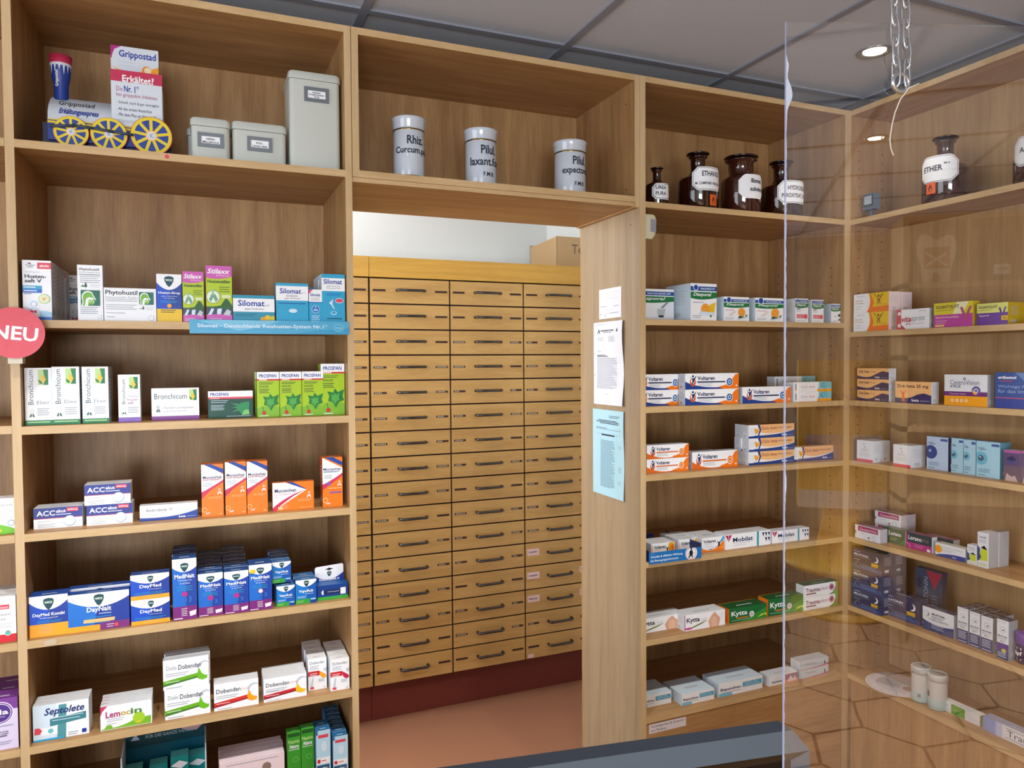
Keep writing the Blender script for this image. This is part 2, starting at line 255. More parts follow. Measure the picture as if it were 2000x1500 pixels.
D_('ambro', 'W', 'w', 'w', [('Q', 'A', (.3, .3, .7, .7, 1, .85), [(1, .3), (.3, .1)]), ('Q', '#23429E', (.0, .22, .6, .05, 1, .55), [(1, 0), (0, 0)]), ('T', 'Ambrobeta', .1, .58, .36, .2, 'k'), ('T', '30', .5, .62, .06, .14, 'k'), ('L', .58, .66, .7, 1, .06, 's'), ('T', 'beta', .67, .08, .12, .14, 'W', 'b'), ('L', .81, .12, .96, 1, .07, 'A'), ('L', .1, .33, .3, 1, .05, 's')])
_man = lambda x, y, s, t: [('E', x, y+t*.75, s*.3, 'W'), ('E', x, y+t*.72, s*.2, 'o'), ('P', 'W', [x-s*.5, y, x-s*.4, y+t*.35, x-s*.1, y+t*.45, x+s*.1, y+t*.45, x+s*.4, y+t*.35, x+s*.5, y, x+s*.28, y, x+s*.2, y+.18*t, x, y+.3*t, x-s*.2, y+.18*t, x-.28*s, y])]
_muc = [('P', 'W', [0, 1, 1, .82, 1, .69, 0, .46]), ('Q', '#C93058', (0, .46, .45, .55, 1, .7), [(1, .66), (.35, .48), (0, .31)]), ('Q', 'o', (0, .31, .35, .58, 1, .66), [(1, 0), (0, 0)]), ('P', '#20459E', [.15, 1, .45, 1, 1, .9, 1, .83, .5, .92, .05, .995]), ('P', 'o', [.45, 1, 1, 1, 1, .885])]
D_('muc', 'o', '#D9641A', '#C8642A', [('P', 'W', [0, 1, .2, 1, 1, .8, 1, .69, 0, .47]), ('Q', '#C93058', (0, .48, .5, .56, 1, .7), [(1, .65), (.4, .5), (0, .35)]), ('P', '#20459E', [.12, 1, .45, 1, 1, .9, 1, .815, .5, .92]), ('T', 'Mucosolvan', .07, .73, .86, .05, 'e', 'b'), ('T', 'HUSTENSAFT', .07, .69, .85, .035, '#B03A58', 'b'), ('L', .08, .645, .55, 4, .022, 's')]+_man(.82, .42, .2, .12)+[('L', .3, .37, .95, 2, .025, 'x'), ('E', .12, .14, .12, 'x'), ('E', .12, .14, .09, 'o'), ('T', 'SAFT', .18, .055, .2, .035, 'W', 'b'), ('L', .8, .04, .93, 1, .02, 'x')])
D_('muck', 'o', '#C2551E', '#C8642A', [('P', 'W', [0, 1, .2, .95, 1, .78, 1, .66, 0, .45]), ('Q', '#C93058', (0, .46, .5, .54, 1, .68), [(1, .62), (.4, .46), (0, .35)]), ('P', '#20459E', [.12, 1, .55, 1, 1, .9, 1, .82, .5, .92]), ('T', 'Mucosolvan', .05, .74, .88, .05, 'e', 'b'), ('T', 'KINDERSAFT', .06, .695, .8, .035, '#40588E', 'b'), ('L', .08, .64, .5, 4, .022, 's'), ('E', .3, .47, .1, 'v')]+_man(.84, .42, .2, .1)+[('L', .3, .37, .95, 1, .025, 'x'), ('R', .33, .28, .95, .305, 'v'), ('E', .12, .14, .14, 'x'), ('E', .12, .14, .1, 'o'), ('T', 'SAFT', .18, .055, .2, .035, 'W', 'b')])
D_('mucp', 'o', '#D9641A', '#C8642A', [('P', 'W', [0, 1, .3, 1, .82, .7, 0, 0]), ('Q', '#C93058', (0, .12, .3, .5, .8, .7), [(.5, .5), (.2, .2), (.08, 0), (0, 0)]), ('P', '#20459E', [.33, 1, .48, 1, .82, .72, .78, .72]), ('T', 'Mucosolvan', .05, .65, .52, .13, 'e', 'b'), ('T', 'LUTSCHPASTILLEN', .05, .55, .53, .06, '#C0506E'), ('L', .05, .48, .12, 1, .05, 's')]+_man(.88, .42, .1, .22)+[('L', .6, .35, .95, 2, .05, 'x'), ('E', .2, .1, .08, 'x', .07), ('E', .3, .14, .08, '#F08A50', .08), ('L', .65, .07, .95, 1, .04, 'x')])
D_('dmk', 'B', 'B', '#2C55A8', [('R', .5, .3, 1, .9, 'n'), ('R', 0, 0, 1, .31, 'f')]+[('Q', 'W', (0, .85, .5, .45, 1, .86), [(1, 1), (0, 1)])]+wick(.5, .8, .14, 1.0)+[('T', 'DayMed Kombi', .09, .48, .82, .1, 'W', 'b'), ('T', 'Erkältungsgetränk', .28, .43, .46, .045, 'A'), ('L', .2, .38, .85, 2, .035, 'c'), ('L', .25, .26, .6, 6, .035, 'x')])
D_('daynait', '#1670CC', 'B', '#234E9E', [('P', 'n', [.4, .0, 1, 0, 1, .9, .5, .9]), ('R', 0, 0, .51, .15, 'f'), ('R', .51, 0, 1, .2, '#7A2A78'), ('Q', 'W', (0, .84, .5, .4, 1, .84), [(1, 1), (0, 1)])]+wick(.5, .81, .085, 1.75)+[('T', 'DayNait', .3, .46, .4, .17, 'W', 'b'), ('L', .5, .43, .7, 1, .03, 'A'), ('L', .28, .35, .7, 1, .03, 'c'), ('P', 'x', [.24, .22, .25, .31, .76, .31, .75, .22]), ('L', .32, .2, .68, 1, .03, 'c'), ('E', .78, .1, .035, 'R'), ('L', .62, .12, .74, 2, .06, 'P')])
D_('daymed', 'B', 'B', '#2C4C8E', [('R', .5, .1, 1, .9, 'n'), ('R', 0, 0, 1, .16, 'f'), ('Q', 'W', (0, .82, .5, .42, 1, .84), [(1, 1), (0, 1)])]+wick(.51, .8, .08, 1.6)+[('T', 'DayMed', .23, .42, .56, .17, 'W', 'b'), ('T', 'Erkältungskapseln', .48, .36, .32, .045, 'A'), ('L', .1, .26, .9, 2, .05, 'c'), ('L', .3, .07, .78, 1, .04, 'x')])
_med = [('R', .55, .2, 1, .95, '#143FA0'), ('R', 0, 0, 1, .22, '#7A2278'), ('Q', 'W', (0, .86, .5, .7, 1, .86), [(1, 1), (0, 1)])]+wick(.5, .86, .17, .42)+[('T', 'MediNait', .09, .68, .82, .07, 'W', 'b'), ('T', 'Erkältungssirup', .24, .63, .55, .03, 'A'), ('T', 'für die Nacht', .3, .585, .42, .03, 'A'), ('L', .18, .54, .82, 3, .03, 'c'), ('E', .5, .42, .12, 'm'), ('P', '#2C62B8', [.45, .28, .55, .28, .6, .33, .55, .38, .45, .38, .5, .33]), ('P', '#2C62B8', [.65, .28, .75, .28, .8, .33, .75, .38, .65, .38, .7, .33]), ('L', .35, .18, .6, 5, .028, 'P'), ('P', 'P', [.7, .05, .94, .07, .97, .15, .68, .13]), ('L', .04, .02, .4, 1, .02, 'P')]
D_('medi', '#1668C8', '#14529E', '#22508E', _med)
D_('mediy', '#1668C8', '#14529E', '#22508E', _med+[('R', .04, .82, .28, .9, 'y'), ('E', .5, .42, .09, 'W')])
D_('vapo', '#1478C8', '#14529E', '#3A70A8', [('R', .55, .2, 1, .95, '#1558B0'), ('R', 0, 0, .68, .2, '#2E9E38'), ('Q', 'W', (0, .9, .5, .5, 1, .92), [(1, 1), (0, 1)])]+wick(.52, .84, .13, .95)+[('T', 'VapoRub', .15, .44, .7, .15, 'W', 'b'), ('L', .45, .4, .85, 1, .03, 'A'), ('L', .08, .3, .5, 2, .05, 'A'), ('R', .7, .0, .98, .2, '#1A3F8C'), ('R', .72, .14, .96, .2, 'a'), ('L', .06, .12, .4, 2, .06, 'L')])
D_('septo', 'W', 'w', 'w', [('R', 0, .0, .42, 1, 'A'), ('P', '#4F949C', [.42, 0, .58, 0, .6, .95, .46, .95]), ('P', '#3E828C', [.3, .38, .95, .46, .95, .66, .3, .58]), ('R', .14, .15, .43, .36, 'W'), ('E', .31, .25, .05, '#6CC0CC'), ('P', 'R', [.02, .2, .12, .2, .16, .3, .1, .38, .03, .38]), ('T', 'Septolete', .2, .64, .72, .26, '#15306E', 'bi'), ('L', .34, .6, .9, 2, .08, 'A'), ('R', 0, .0, .55, .05, 'c'), ('R', .87, .06, .95, .17, 'n'), ('L', .62, .12, .8, 2, .06, 's')])
D_('lemo', 'W', 'w', 'w', [('P', '#C6375F', [0, .62, 0, 1, .14, 1, .04, .8]), ('Q', '#79B82A', (.02, .06, .4, .02, .66, .28), [(.98, .34), (.98, .02), (.02, .02)]), ('E', .74, .33, .12, '#A6CF2E'), ('P', '#F0C030', [.68, .1, .74, .22, .8, .12]), ('P', '#79B82A', [.06, .04, .12, .2, .2, .2, .24, .06]), ('T', 'Lem', .1, .5, .28, .27, '#A8356A', 'b'), ('T', 'oc', .39, .52, .18, .17, '#C8A83A', 'b'), ('T', 'in', .58, .53, .22, .24, '#4F8A3A', 'b'), ('L', .12, .43, .46, 2, .08, 's'), ('L', .12, .24, .3, 1, .06, 's')])
def _dob(lead, c1, c2, swc, x=.04): return [('E', .9, .62, .15, 'S'), ('E', .93, .57, .14, 'W'), ('P', c2, [0, .12, .78, .28, .8, .4, 0, .24]), ('P', c1, [0, .19, .78, .33, .76, .44, 0, .3]), ('P', swc, [.78, .6, .74, .4, .76, .24, .86, .18, .96, .22, .97, .32, .9, .34, .84, .42, .8, .56]), ('L', .05, .52, .55, 2, .07, 's'), ('L', .05, .25, .35, 1, .05, 'W'), ('L', .06, .05, .4, 1, .04, 's')]
D_('dolo', 'W', 'w', 'S', _dob('', '#69AE1E', '#3F7A2C', '#6CBB1E')+[('T', 'Dolo', .07, .66, .22, .14, '#9CA8A4'), ('T', 'Dobendan', .33, .64, .5, .16, 'k')])
D_('dobo', 'W', 'w', 'w', _dob('', '#D2382E', '#A8222A', 'f')+[('T', 'Dobendan', .05, .64, .54, .16, 'k'), ('T', 'Direkt', .62, .66, .18, .08, '#E8A8A8')])
D_('doby', 'W', 'w', 'w', _dob('', '#C82A34', '#8E1F30', 'y')+[('T', 'Dobendan', .05, .64, .54, .16, 'k'), ('T', 'Direkt', .62, .66, .18, .08, '#E8A8A8'), ('L', .05, .42, .35, 1, .05, 's')])
_dsp = lambda c: [('T', 'Dobendan', .1, .82, .78, .09, 'k'), ('L', .1, .75, .6, 3, .045, 's'), ('R', 0, .45, .62, .6, 'r'), ('P', c, [.6, .58, .7, .56, .95, .45, .98, .37, .8, .34, .66, .42]), ('L', .08, .52, .5, 2, .05, 'W'), ('E', .92, .62, .1, 'S'), ('P', 'S', [.12, .1, .22, .4, .28, .4, .22, .1]), ('L', .55, .32, .88, 3, .035, 's'), ('R', .1, .04, .3, .11, 'R'), ('L', .8, .05, .92, 1, .02, 's')]
D_('dspy', 'W', 'w', 'W', _dsp('f')); D_('dspr', 'W', 'w', 'W', _dsp('#C8254E'))
D_('pink', 'P', 'P', 'P', [('L', .1, .9, .9, 1, .04, 's'), ('E', .72, .7, .07, '#8E7A6E'), ('T', 'Husten', .1, .6, .5, .14, '#8E5A6E')])
D_('nasn', '#3C9A2E', '#2E7A26', '#49A53A', [('R', .05, .92, .95, .985, '#1E5A22'), ('T', 'Nasivin', .08, .8, .84, .07, 'L', 'b'), ('T', 'Natura', .15, .71, .7, .07, 'W', 'bi'), ('R', .1, .68, .9, .69, 'W'), ('E', .6, .5, .22, '#6CBB5E'), ('E', .6, .5, .16, '#3C9A2E'), ('P', '#A8D89A', [.5, .0, .95, .3, .95, .0])])
D_('nspr', '#B8DCF0', '#4C8CC0', '#2E6C9E', [('R', 0, .92, .12, 1, '#2E6C9E'), ('R', .14, .86, .85, .92, 'R'), ('E', .55, .7, .2, 'A', .1), ('R', .02, .38, .95, .5, 'W'), ('R', .08, .4, .28, .47, 'r'), ('L', .34, .43, .7, 1, .03, 'R'), ('R', .04, .0, .9, .36, '#1F4E78'), ('T', 'NASEN', .08, .24, .72, .08, 'W', 'b'), ('T', 'SPRAY', .08, .14, .72, .08, 'W', 'b'), ('R', .08, .06, .6, .09, 'W')])
# right-hand unit
def _mag(top, orange=True, name='Diasporal', W2=.7): return [('R', 0, top-.02, 1, top+.1, '#1D4C9C'), ('Q', '#1F7A40', (0, top-.22, .4, top-.3, 1, top-.2), [(1, top-.05), (0, top-.05)]), ('E', .2, top+.07, .1, 'W'), ('E', .2, top+.07, .08, '#1D4C9C'), ('T', 'MAGNESIUM', .38, top+.01, .54, .06, 'A', 'b'), ('T', name, .1, top-.19, W2, .12, 'W', 'bi')]
D_('dia1', 'W', 'w', 'W', _mag(.82)+[('L', .1, .48, .35, 3, .05, 's'), ('P', 's', [.68, .42, .84, .62, .88, .6, .74, .4]), ('P', 'S', [.62, .12, .6, .38, .8, .38, .76, .12]), ('R', .64, .12, .75, .18, 'k'), ('L', .1, .06, .35, 1, .03, 'k')])
_or = lambda x, y, r: [('E', x, y, r, '#F0921E'), ('E', x, y, r*.8, '#F7C36A'), ('E', x, y, r*.7, '#F29E2C'), ('E', x, y, r*.15, 'x'), ('P', 'g', [x+r*.9, y-r*.9, x+r*1.7, y-r*.5, x+r*1.3, y-r*1.4])]
D_('dia2', 'W', 'A', 'W', _mag(.82)+[('L', .08, .48, .5, 1, .04, 's'), ('P', 'y', [.72, .42, .95, .5, .9, .2, .72, .2])]+_or(.56, .31, .17)+[('P', 'A', [.3, .16, .36, .25, .88, .22, .94, .14]), ('L', .06, .12, .4, 2, .05, 's')])
D_('dia3', 'W', 'A', 'W', _mag(.8)+[('L', .06, .44, .4, 1, .04, 'R'), ('P', '#E8D8CC', [.16, .22, .4, .42, .48, .4, .3, .2])]+_or(.7, .36, .14)+[('P', 'G', [.55, .12, .6, .22, .8, .18, .78, .12]), ('P', 'S', [.5, .08, .9, .2, .92, .16, .6, .06]), ('L', .05, .12, .4, 2, .05, 's')])
D_('diap', 'W', 'w', 'W', _mag(.85)+[('T', 'pro', .12, .5, .26, .09, 'k', 'b'), ('L', .12, .46, .4, 1, .03, 's'), ('R', .1, .17, .9, .33, 'R'), ('E', .78, .25, .17, 'W'), ('E', .78, .25, .15, 'R'), ('L', .15, .26, .55, 2, .06, 'W'), ('L', .1, .06, .8, 1, .03, 's')])
D_('diam', 'W', '#C2D4E4', 'W', _mag(.85)+[('E', .45, .35, .1, 'S'), ('E', .85, .4, .12, 'k'), ('P', 'G', [.7, .15, .95, .25, .98, .12]), ('L', .1, .1, .7, 2, .05, 's')])
def _volt(c, blue=True, x=.22): return [('Q', c, (0, .5, .25, .02, .75, .12), [(.75, 0), (0, 0)]) if blue else ('Q', c, (0, .45, .35, -.2, .8, .2), [(.8, 0), (0, 0)]), ('P', 'o', [.72, .0, .6, .12, .8, .3, .93, .9, 1, 1, 1, 0]), ('E', .14, .47, .055, '#D8622E', .27), ('E', .14, .55, .035, 'W', .2), ('P', 'e', [.08, .85, .13, .6, .12, .3, .135, .3, .145, .5, .16, .3, .17, .6, .21, .9, .155, .7, .12, .7]), ('E', .14, .83, .018, 'e', .07), ('T', 'Voltaren', .22, .58, .32, .25, 'e', 'b'), ('R', .22, .42, .74, .5, c if not blue else 'e'), ('L', .23, .34, .5, 3, .07, 's'), ('E', .82, .45, .065, 'W', .27), ('E', .82, .45, .055, '#2B4E96' if blue else 'o', .23), ('E', .82, .45, .035, 'a' if blue else 'x', .15), ('E', .82, .45, .014, 'e' if blue else 'D', .06), ('E', .95, .2, .014, 'W', .06)]
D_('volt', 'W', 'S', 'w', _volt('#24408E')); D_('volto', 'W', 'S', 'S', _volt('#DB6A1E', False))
D_('diclox', 'W', 'w', 'w', [('R', .62, .28, 1, 1, '#6DC3CC'), ('R', .62, .0, 1, .26, 'f'), ('P', 'W', [.5, 0, .6, .1, .66, .5, .66, 1, .5, 1]), ('T', 'Diclox', .2, .42, .17, .2, '#8A8E9E'), ('T', 'forte', .4, .42, .15, .2, 'r'), ('L', .3, .8, .42, 1, .06, 's'), ('E', .78, .65, .06, '#3A9CAC', .22), ('E', .79, .65, .045, '#6DC3CC', .16), ('L', .2, .3, .5, 2, .1, 'S'), ('R', .04, .15, .07, .85, 's')])
D_('dicb', 'x', 'w', '#E8A878', [('R', 0, 0, .2, 1, 'W'), ('Q', 'W', (.18, .5, .5, .1, 1, .55), [(1, .3), (.2, .2)]), ('Q', '#22458E', (.12, .2, .6, .1, 1, .52), [(1, 0), (.12, 0)]), ('P', '#22458E', [.19, 1, .24, 1, .27, .6, .22, .15, .19, .15, .24, .6]), ('R', 0, 0, .2, .16, '#22458E'), ('P', 'f', [.12, .72, .17, .72, .18, .55, .21, .8, .2, .4, .15, .3]), ('T', 'Diclo beta', .28, .62, .33, .24, '#9A4A46'), ('T', 'Schmerzgel', .63, .65, .3, .15, '#7A4A46'), ('T', 'beta', .72, .1, .12, .16, 'W', 'b'), ('L', .86, .12, .97, 1, .07, 'A'), ('L', .02, .75, .14, 4, .12, 'S')])
D_('voltd', 'W', 'w', 'w', [('P', 'f', [.72, .1, .74, .9, .8, .98, .98, .98, .98, .1]), ('P', 'o', [.85, .2, .95, .2, .95, .8, .85, .8]), ('R', .03, .1, .05, .9, 'R'), ('T', 'Voltaren', .12, .56, .48, .26, 'k', 'b'), ('T', 'DOLO', .14, .44, .2, .07, 'o'), ('P', 'k', [.62, .65, .66, .4, .64, .15, .68, .2, .7, .15, .7, .5, .74, .65, .68, .55])])
D_('voltg', 'W', 'w', 'w', [('Q', 'o', (.0, .25, .4, -.1, .75, .3), [(1, .75), (1, 0), (0, 0)]), ('Q', '#2B5EA6', (.0, .28, .45, -.02, .78, .45), [(.72, .3), (.4, .1), (.0, .25)]), ('P', 'c', [.8, .6, .95, 1, 1, 1, 1, .8, .9, .6]), ('T', 'Voltaren', .06, .62, .56, .24, 'k', 'b'), ('L', .1, .52, .45, 1, .07, 'c'), ('L', .12, .4, .55, 3, .06, 'S'), ('P', 'k', [.66, .7, .74, .5, .72, .3, .8, .35, .84, .7, .76, .6]), ('E', .9, .22, .035, 'y')])
D_('mobi', 'W', 'w', 'w', [('P', '#B8204E', [.0, .95, .14, .95, .07, .5]), ('R', .066, .55, .075, .95, 'W'), ('T', 'Mobilat', .16, .45, .44, .3, '#26305E', 'b'), ('L', .17, .35, .55, 1, .05, 's'), ('L', .17, .22, .45, 1, .05, 's'), ('R', .69, 0, .73, 1, '#1F9AAE')]+[('P', 'e', [.8+.065*j, .88-.35*k, .85+.065*j, .88-.35*k, .84+.065*j, .6-.35*k]) for k in (0, 1) for j in (0, 1, 2) if not (k == 1 and j == 0)])
D_('kytw', 'W', 'w', 'w', [('P', '#DDA98A', [.62, .0, .58, .4, .66, .75, .74, .95, .8, .75, .88, .5, .84, .0]), ('P', '#E8BC9E', [.66, .0, .66, .5, .74, .7, .8, .5, .8, .0]), ('T', 'Kytta', .05, .42, .32, .38, 'k', 'b'), ('P', '#6E8A3A', [.18, .2, .4, .4, .56, .52, .42, .32, .2, .14]), ('E', .1, .14, .1, '#CC4A98', .07), ('L', .4, .62, .55, 2, .12, 's'), ('L', .88, .8, .97, 3, .12, 'S'), ('R', 0, 0, .015, 1, 'm')])
D_('kytg', '#176B36', 'o', '#135A2C', [('P', '#2F8F34', [.3, 0, 1, 0, 1, .75]), ('P', '#C6D83A', [.75, .1, .95, .25, 1, .12, 1, .35, .86, .3]), ('T', 'Kytta', .06, .36, .42, .42, 'W', 'b'), ('R', .2, .24, .5, .31, 'o'), ('E', .6, .42, .065, 'w'), ('E', .6, .42, .04, '#D8A8B8'), ('L', .06, .14, .6, 1, .06, 'A')])
D_('traum', 'W', 'w', 'G', [('P', '#6E9E4A', [.72, 0, .85, .2, .92, .7, .9, 1, 1, 1, 1, 0]), ('P', '#A5785E', [.9, .2, 1, .3, 1, .6, .92, .6]), ('E', .8, .6, .075, '#C87C98'), ('E', .8, .6, .04, '#8E3A66'), ('T', 'Trauma', .04, .42, .4, .34, '#7E2458', 'b'), ('T', 'plant', .45, .37, .25, .36, '#A86A8E'), ('R', .05, .24, .34, .34, '#7E2458'), ('L', .06, .1, .5, 1, .05, 's')])
D_('bep', 'W', '#D4E2EE', '#D6E6F2', [('R', 0, 0, .3, .24, '#7FC3E4'), ('T', 'Bepanthen', .04, .36, .46, .25, '#25305A', 'b'), ('R', .04, .27, .5, .29, '#25305A'), ('R', .54, .42, .98, .78, '#4FAACF'), ('T', 'WUND- UND', .58, .64, .3, .08, 'W'), ('T', 'HEILSALBE', .58, .5, .34, .08, 'W')])
D_('haut', 'W', 'w', 'w', [('R', .55, 0, 1, .35, '#F28A5E'), ('R', .55, .35, 1, .9, '#9E6A8E'), ('P', 'P', [.62, .1, .75, .7, .85, .3, .9, .7, .95, .1]), ('T', 'Hautbalsam', .1, .28, .38, .18, 'k', 'b'), ('L', .2, .7, .4, 1, .07, 's')])
D_('medg', 'A', 'w', '#CCD4DC', [('Q', '#C6547E', (0, .05, .5, .02, 1, .3), [(1, .1), (.5, 0), (0, 0)]), ('T', 'MediGel', .22, .5, .35, .24, 's'), ('L', .2, .3, .6, 1, .06, 's'), ('P', 'k', [.84, .25, .85, .6, .89, .6, .88, .25])])
# side unit
_bar = lambda: [('R', .2+.03*j, .35, .2+.03*j+.012, .9, 's') for j in range(6)]
D_('vitb', 'y', 'P', 'w', [('R', 0, 0, .42, 1, 'W'), ('P', 'W', [.4, .05, .46, .3, .48, .6, .44, 1, .3, 1, .3, 0]), ('Q', 'o', (.38, .0, .56, .45, .46, 1), [(.49, 1), (.59, .5), (.55, .25), (1, .3), (1, 0)]), ('T', 'Vitamin B', .04, .6, .22, .09, '#C08A4A'), ('T', 'B-Komplex', .04, .45, .26, .09, '#C08A4A'), ('L', .05, .32, .24, 2, .12, 's'), ('L', .1, .86, .34, 1, .04, 's'), ('E', .72, .82, .03, '#8A6A1E', .07), ('P', '#8A6A1E', [.58, .95, .62, .92, .7, .6, .68, .38, .7, .38, .735, .6, .76, .38, .78, .38, .76, .62, .85, .92, .86, .96, .8, .88, .74, .66, .7, .68]), ('L', .8, .36, .95, 1, .03, '#8A6A1E')])
D_('vspr', 'W', 'S', 'w', [('R', 0, 0, .15, 1, '#C4304E'), ('P', '#C4304E', [.12, 0, .3, 0, .12, .3]), ('E', .09, .2, .05, 'w'), ('E', .09, .8, .05, 'w'), ('T', 'vita', .16, .36, .3, .28, '#B8284A', 'bi'), ('T', 'sprint', .46, .32, .42, .34, 's', 'i'), ('T', 'B12', .3, .22, .15, .09, '#B8284A', 'b'), ('L', .46, .26, .86, 1, .04, 's'), ('E', .8, .84, .1, 'S', .07), ('E', .8, .82, .08, 'W', .05)])
D_('vig1', '#C048A0', '#DCC21E', '#DCC21E', [('R', 0, .52, 1, 1, '#DED13A'), ('P', '#F0EFC0', [.5, .52, .6, 1, .9, 1, .75, .52]), ('T', 'VIGANTOLVIT', .04, .76, .62, .14, '#3E2A4E', 'b'), ('L', .05, .68, .5, 1, .04, '#7A7A2E'), ('P', '#B4547E', [.68, .78, .75, .78, .82, .45, .92, .8, .98, .8, .85, .28, .8, .28]), ('T', 'Vitamin D3, K2 und Calcium', .04, .36, .62, .09, 'P', 'b'), ('L', .05, .26, .35, 2, .08, 'P'), ('R', .04, .03, .28, .12, 'x')])
D_('vig2', '#6A3A9A', '#D8B81A', '#D8B81A', [('R', 0, .56, 1, 1, '#DDE07A'), ('T', 'VIGANTOLVIT', .05, .76, .62, .13, '#3E2A4E', 'b'), ('L', .06, .68, .5, 1, .04, '#7A7A2E'), ('P', '#5E4A8A', [.7, .78, .77, .78, .83, .5, .9, .8, .96, .8, .85, .38, .8, .38]), ('T', 'Vitamin D3', .06, .4, .34, .08, 'P', 'b'), ('L', .06, .3, .5, 2, .07, 'v'), ('R', .8, .2, 1, .4, 'y'), ('T', 'XL!', .83, .24, .15, .12, 'k', 'b')])
D_('zink', 'x', 'w', '#D89A5E', [('Q', '#3A3560', (0, .35, .35, .0, .55, .4), [(.8, .75), (1, .65), (1, 0), (0, 0)]), ('T', 'Zink beta', .04, .58, .35, .26, '#3E3A4A', 'b'), ('T', '25 mg', .42, .6, .15, .18, '#8E5A3A'), ('T', 'beta', .58, .1, .14, .2, 'W', 'b'), ('L', .75, .14, .95, 1, .07, 'A'), ('L', .05, .48, .25, 1, .05, 's')])
D_('zinkl', 'x', 'w', '#D89A5E', [('Q', '#352F66', (0, .25, .4, .15, .6, .4), [(.8, .48), (1, .38), (1, 0), (0, 0)]), ('T', 'Zink beta 25 mg', .04, .68, .88, .19, '#5A2E2E', 'b'), ('P', 'o', [.14, .55, .2, .42, .2, .05, .22, .05, .235, .2, .25, .05, .27, .05, .26, .42, .32, .6, .31, .62, .24, .48, .15, .58]), ('T', 'beta', .47, .08, .2, .13, 'W', 'b'), ('L', .7, .12, .95, 1, .06, 'A')])
D_('centro', 'w', '#AEB6BC', 'w', [('R', 0, 0, 1, .32, 'f'), ('R', 0, .32, 1, .46, '#6A2A7A'), ('E', .48, .87, .035, 's'), ('T', 'CentroVision', .14, .68, .68, .15, '#46567A'), ('T', '4 PLUS', .14, .58, .25, .09, '#46567A', 'b'), ('E', .75, .5, .1, '#6A5AA0'), ('P', 'f', [.66, .52, .68, .4, .75, .36, .78, .42, .7, .5]), ('E', .75, .5, .05, 'w'), ('E', .75, .5, .03, 'b'), ('T', 'Gesunde Augen', .14, .36, .38, .05, 'P'), ('E', .2, .17, .045, '#F5CC8A'), ('E', .31, .17, .045, '#F5CC8A'), ('E', .42, .17, .045, '#F5CC8A'), ('E', .53, .17, .045, '#F5CC8A')])
D_('ortho', '#1C4A94', '#1C4A94', '#1C4A94', [('R', 0, 0, 1, .3, '#1E3C92'), ('R', 0, .28, 1, .3, 'R'), ('T', 'orthomol', .06, .82, .36, .09, 'W', 'b'), ('R', .1, .75, .36, .77, 'r'), ('T', 'Wichtige Mikro-', .06, .55, .8, .1, '#9DB4DC'), ('T', 'für das Immun', .06, .43, .75, .1, '#9DB4DC'), ('P', '#5A7EB4', [.4, 1, .7, .6, 1, .7, 1, 1])])
D_('apo', 'w', 'w', 'w', [('R', 0, 0, 1, .13, 'R'), ('T', 'A', .44, .68, .1, .06, 'k', 'b'), ('T', 'Creme', .3, .58, .35, .06, 's'), ('T', 'Apotheke', .22, .5, .5, .06, 's'), ('L', .15, .42, .8, 4, .05, 'S'), ('E', .45, .84, .08, 'S', .03)])
_hy = lambda c, s_: [('R', .64, .88, .97, .95, '#3A62A8'), ('T', 'HYLO', .08, .8, .26, .035, '#46567A', 'b'), ('T', 'COMOD', .08, .76, .34, .035, '#46567A', 'b'), ('E', .2, .53, .31*s_, c), ('E', .2, .53, .3*s_, c), ('L', .1, .22, .6, 3, .04, '#5A7A9A'), ('L', .1, .06, .4, 1, .03, '#5A7A9A')]
D_('hylo', '#B8D0EA', '#2A3668', '#8AA8C8', _hy('#23468E', .95)+[('E', .16, .57, .06, '#9EC0E8')])
D_('hyloc', '#A8D4E8', '#7ABCD8', '#6A9AB8', _hy('#6CBCD8', 1.1)+[('E', .2, .53, .16, '#3A6A84'), ('E', .14, .57, .05, 'w')])
D_('hylw', '#A8D8EC', '#52A0B8', '#8AB4C8', _hy('#6CBCD8', .9)+[('E', .2, .53, .13, '#3A6A84'), ('E', .17, .56, .035, 'w')])
D_('eye', '#5A4A78', '#B8A8C8', '#B8A8D0', [('R', 0, .93, 1, 1, '#B85AAA'), ('R', 0, 0, 1, .5, '#6E5A6A'), ('E', .45, .68, .3, '#3A4A88', .1), ('P', '#1F2A5C', [.15, .72, .5, .84, .8, .72, .5, .66]), ('P', '#C8B0AC', [.1, .0, .2, .25, .5, .15, .7, .2, .9, .0])])
D_('canes', 'w', '#CFC4CC', '#8E5A7A', [('R', .12, .58, .92, .95, '#B02E68'), ('P', '#B02E68', [.1, .95, .2, .76, .1, .58, .3, .58, .3, .95]), ('T', 'Canesten', .2, .66, .4, .16, 'P', 'b'), ('T', 'HEXAL', .62, .66, .26, .16, 'w'), ('P', '#7A2A5A', [0, .6, .06, .45, .02, .3]), ('P', '#B02E68', [.5, .2, .6, .28, .58, .1]), ('E', .76, .22, .08, 's', .17), ('E', .76, .22, .07, 'w', .14), ('L', .2, .42, .4, 1, .05, 's')])
D_('lorg', '#1E5236', 'w', '#204A34', [('T', 'Lorano', .3, .56, .52, .26, 'w', 'b'), ('R', .26, .5, .28, .88, 'w'), ('P', '#2F7A3E', [.7, 0, 1, 0, 1, .5]), ('E', .06, .1, .16, '#6A8A7A', .3), ('E', .05, .08, .13, '#1E5236', .25), ('L', .35, .36, .65, 2, .1, 'L')])
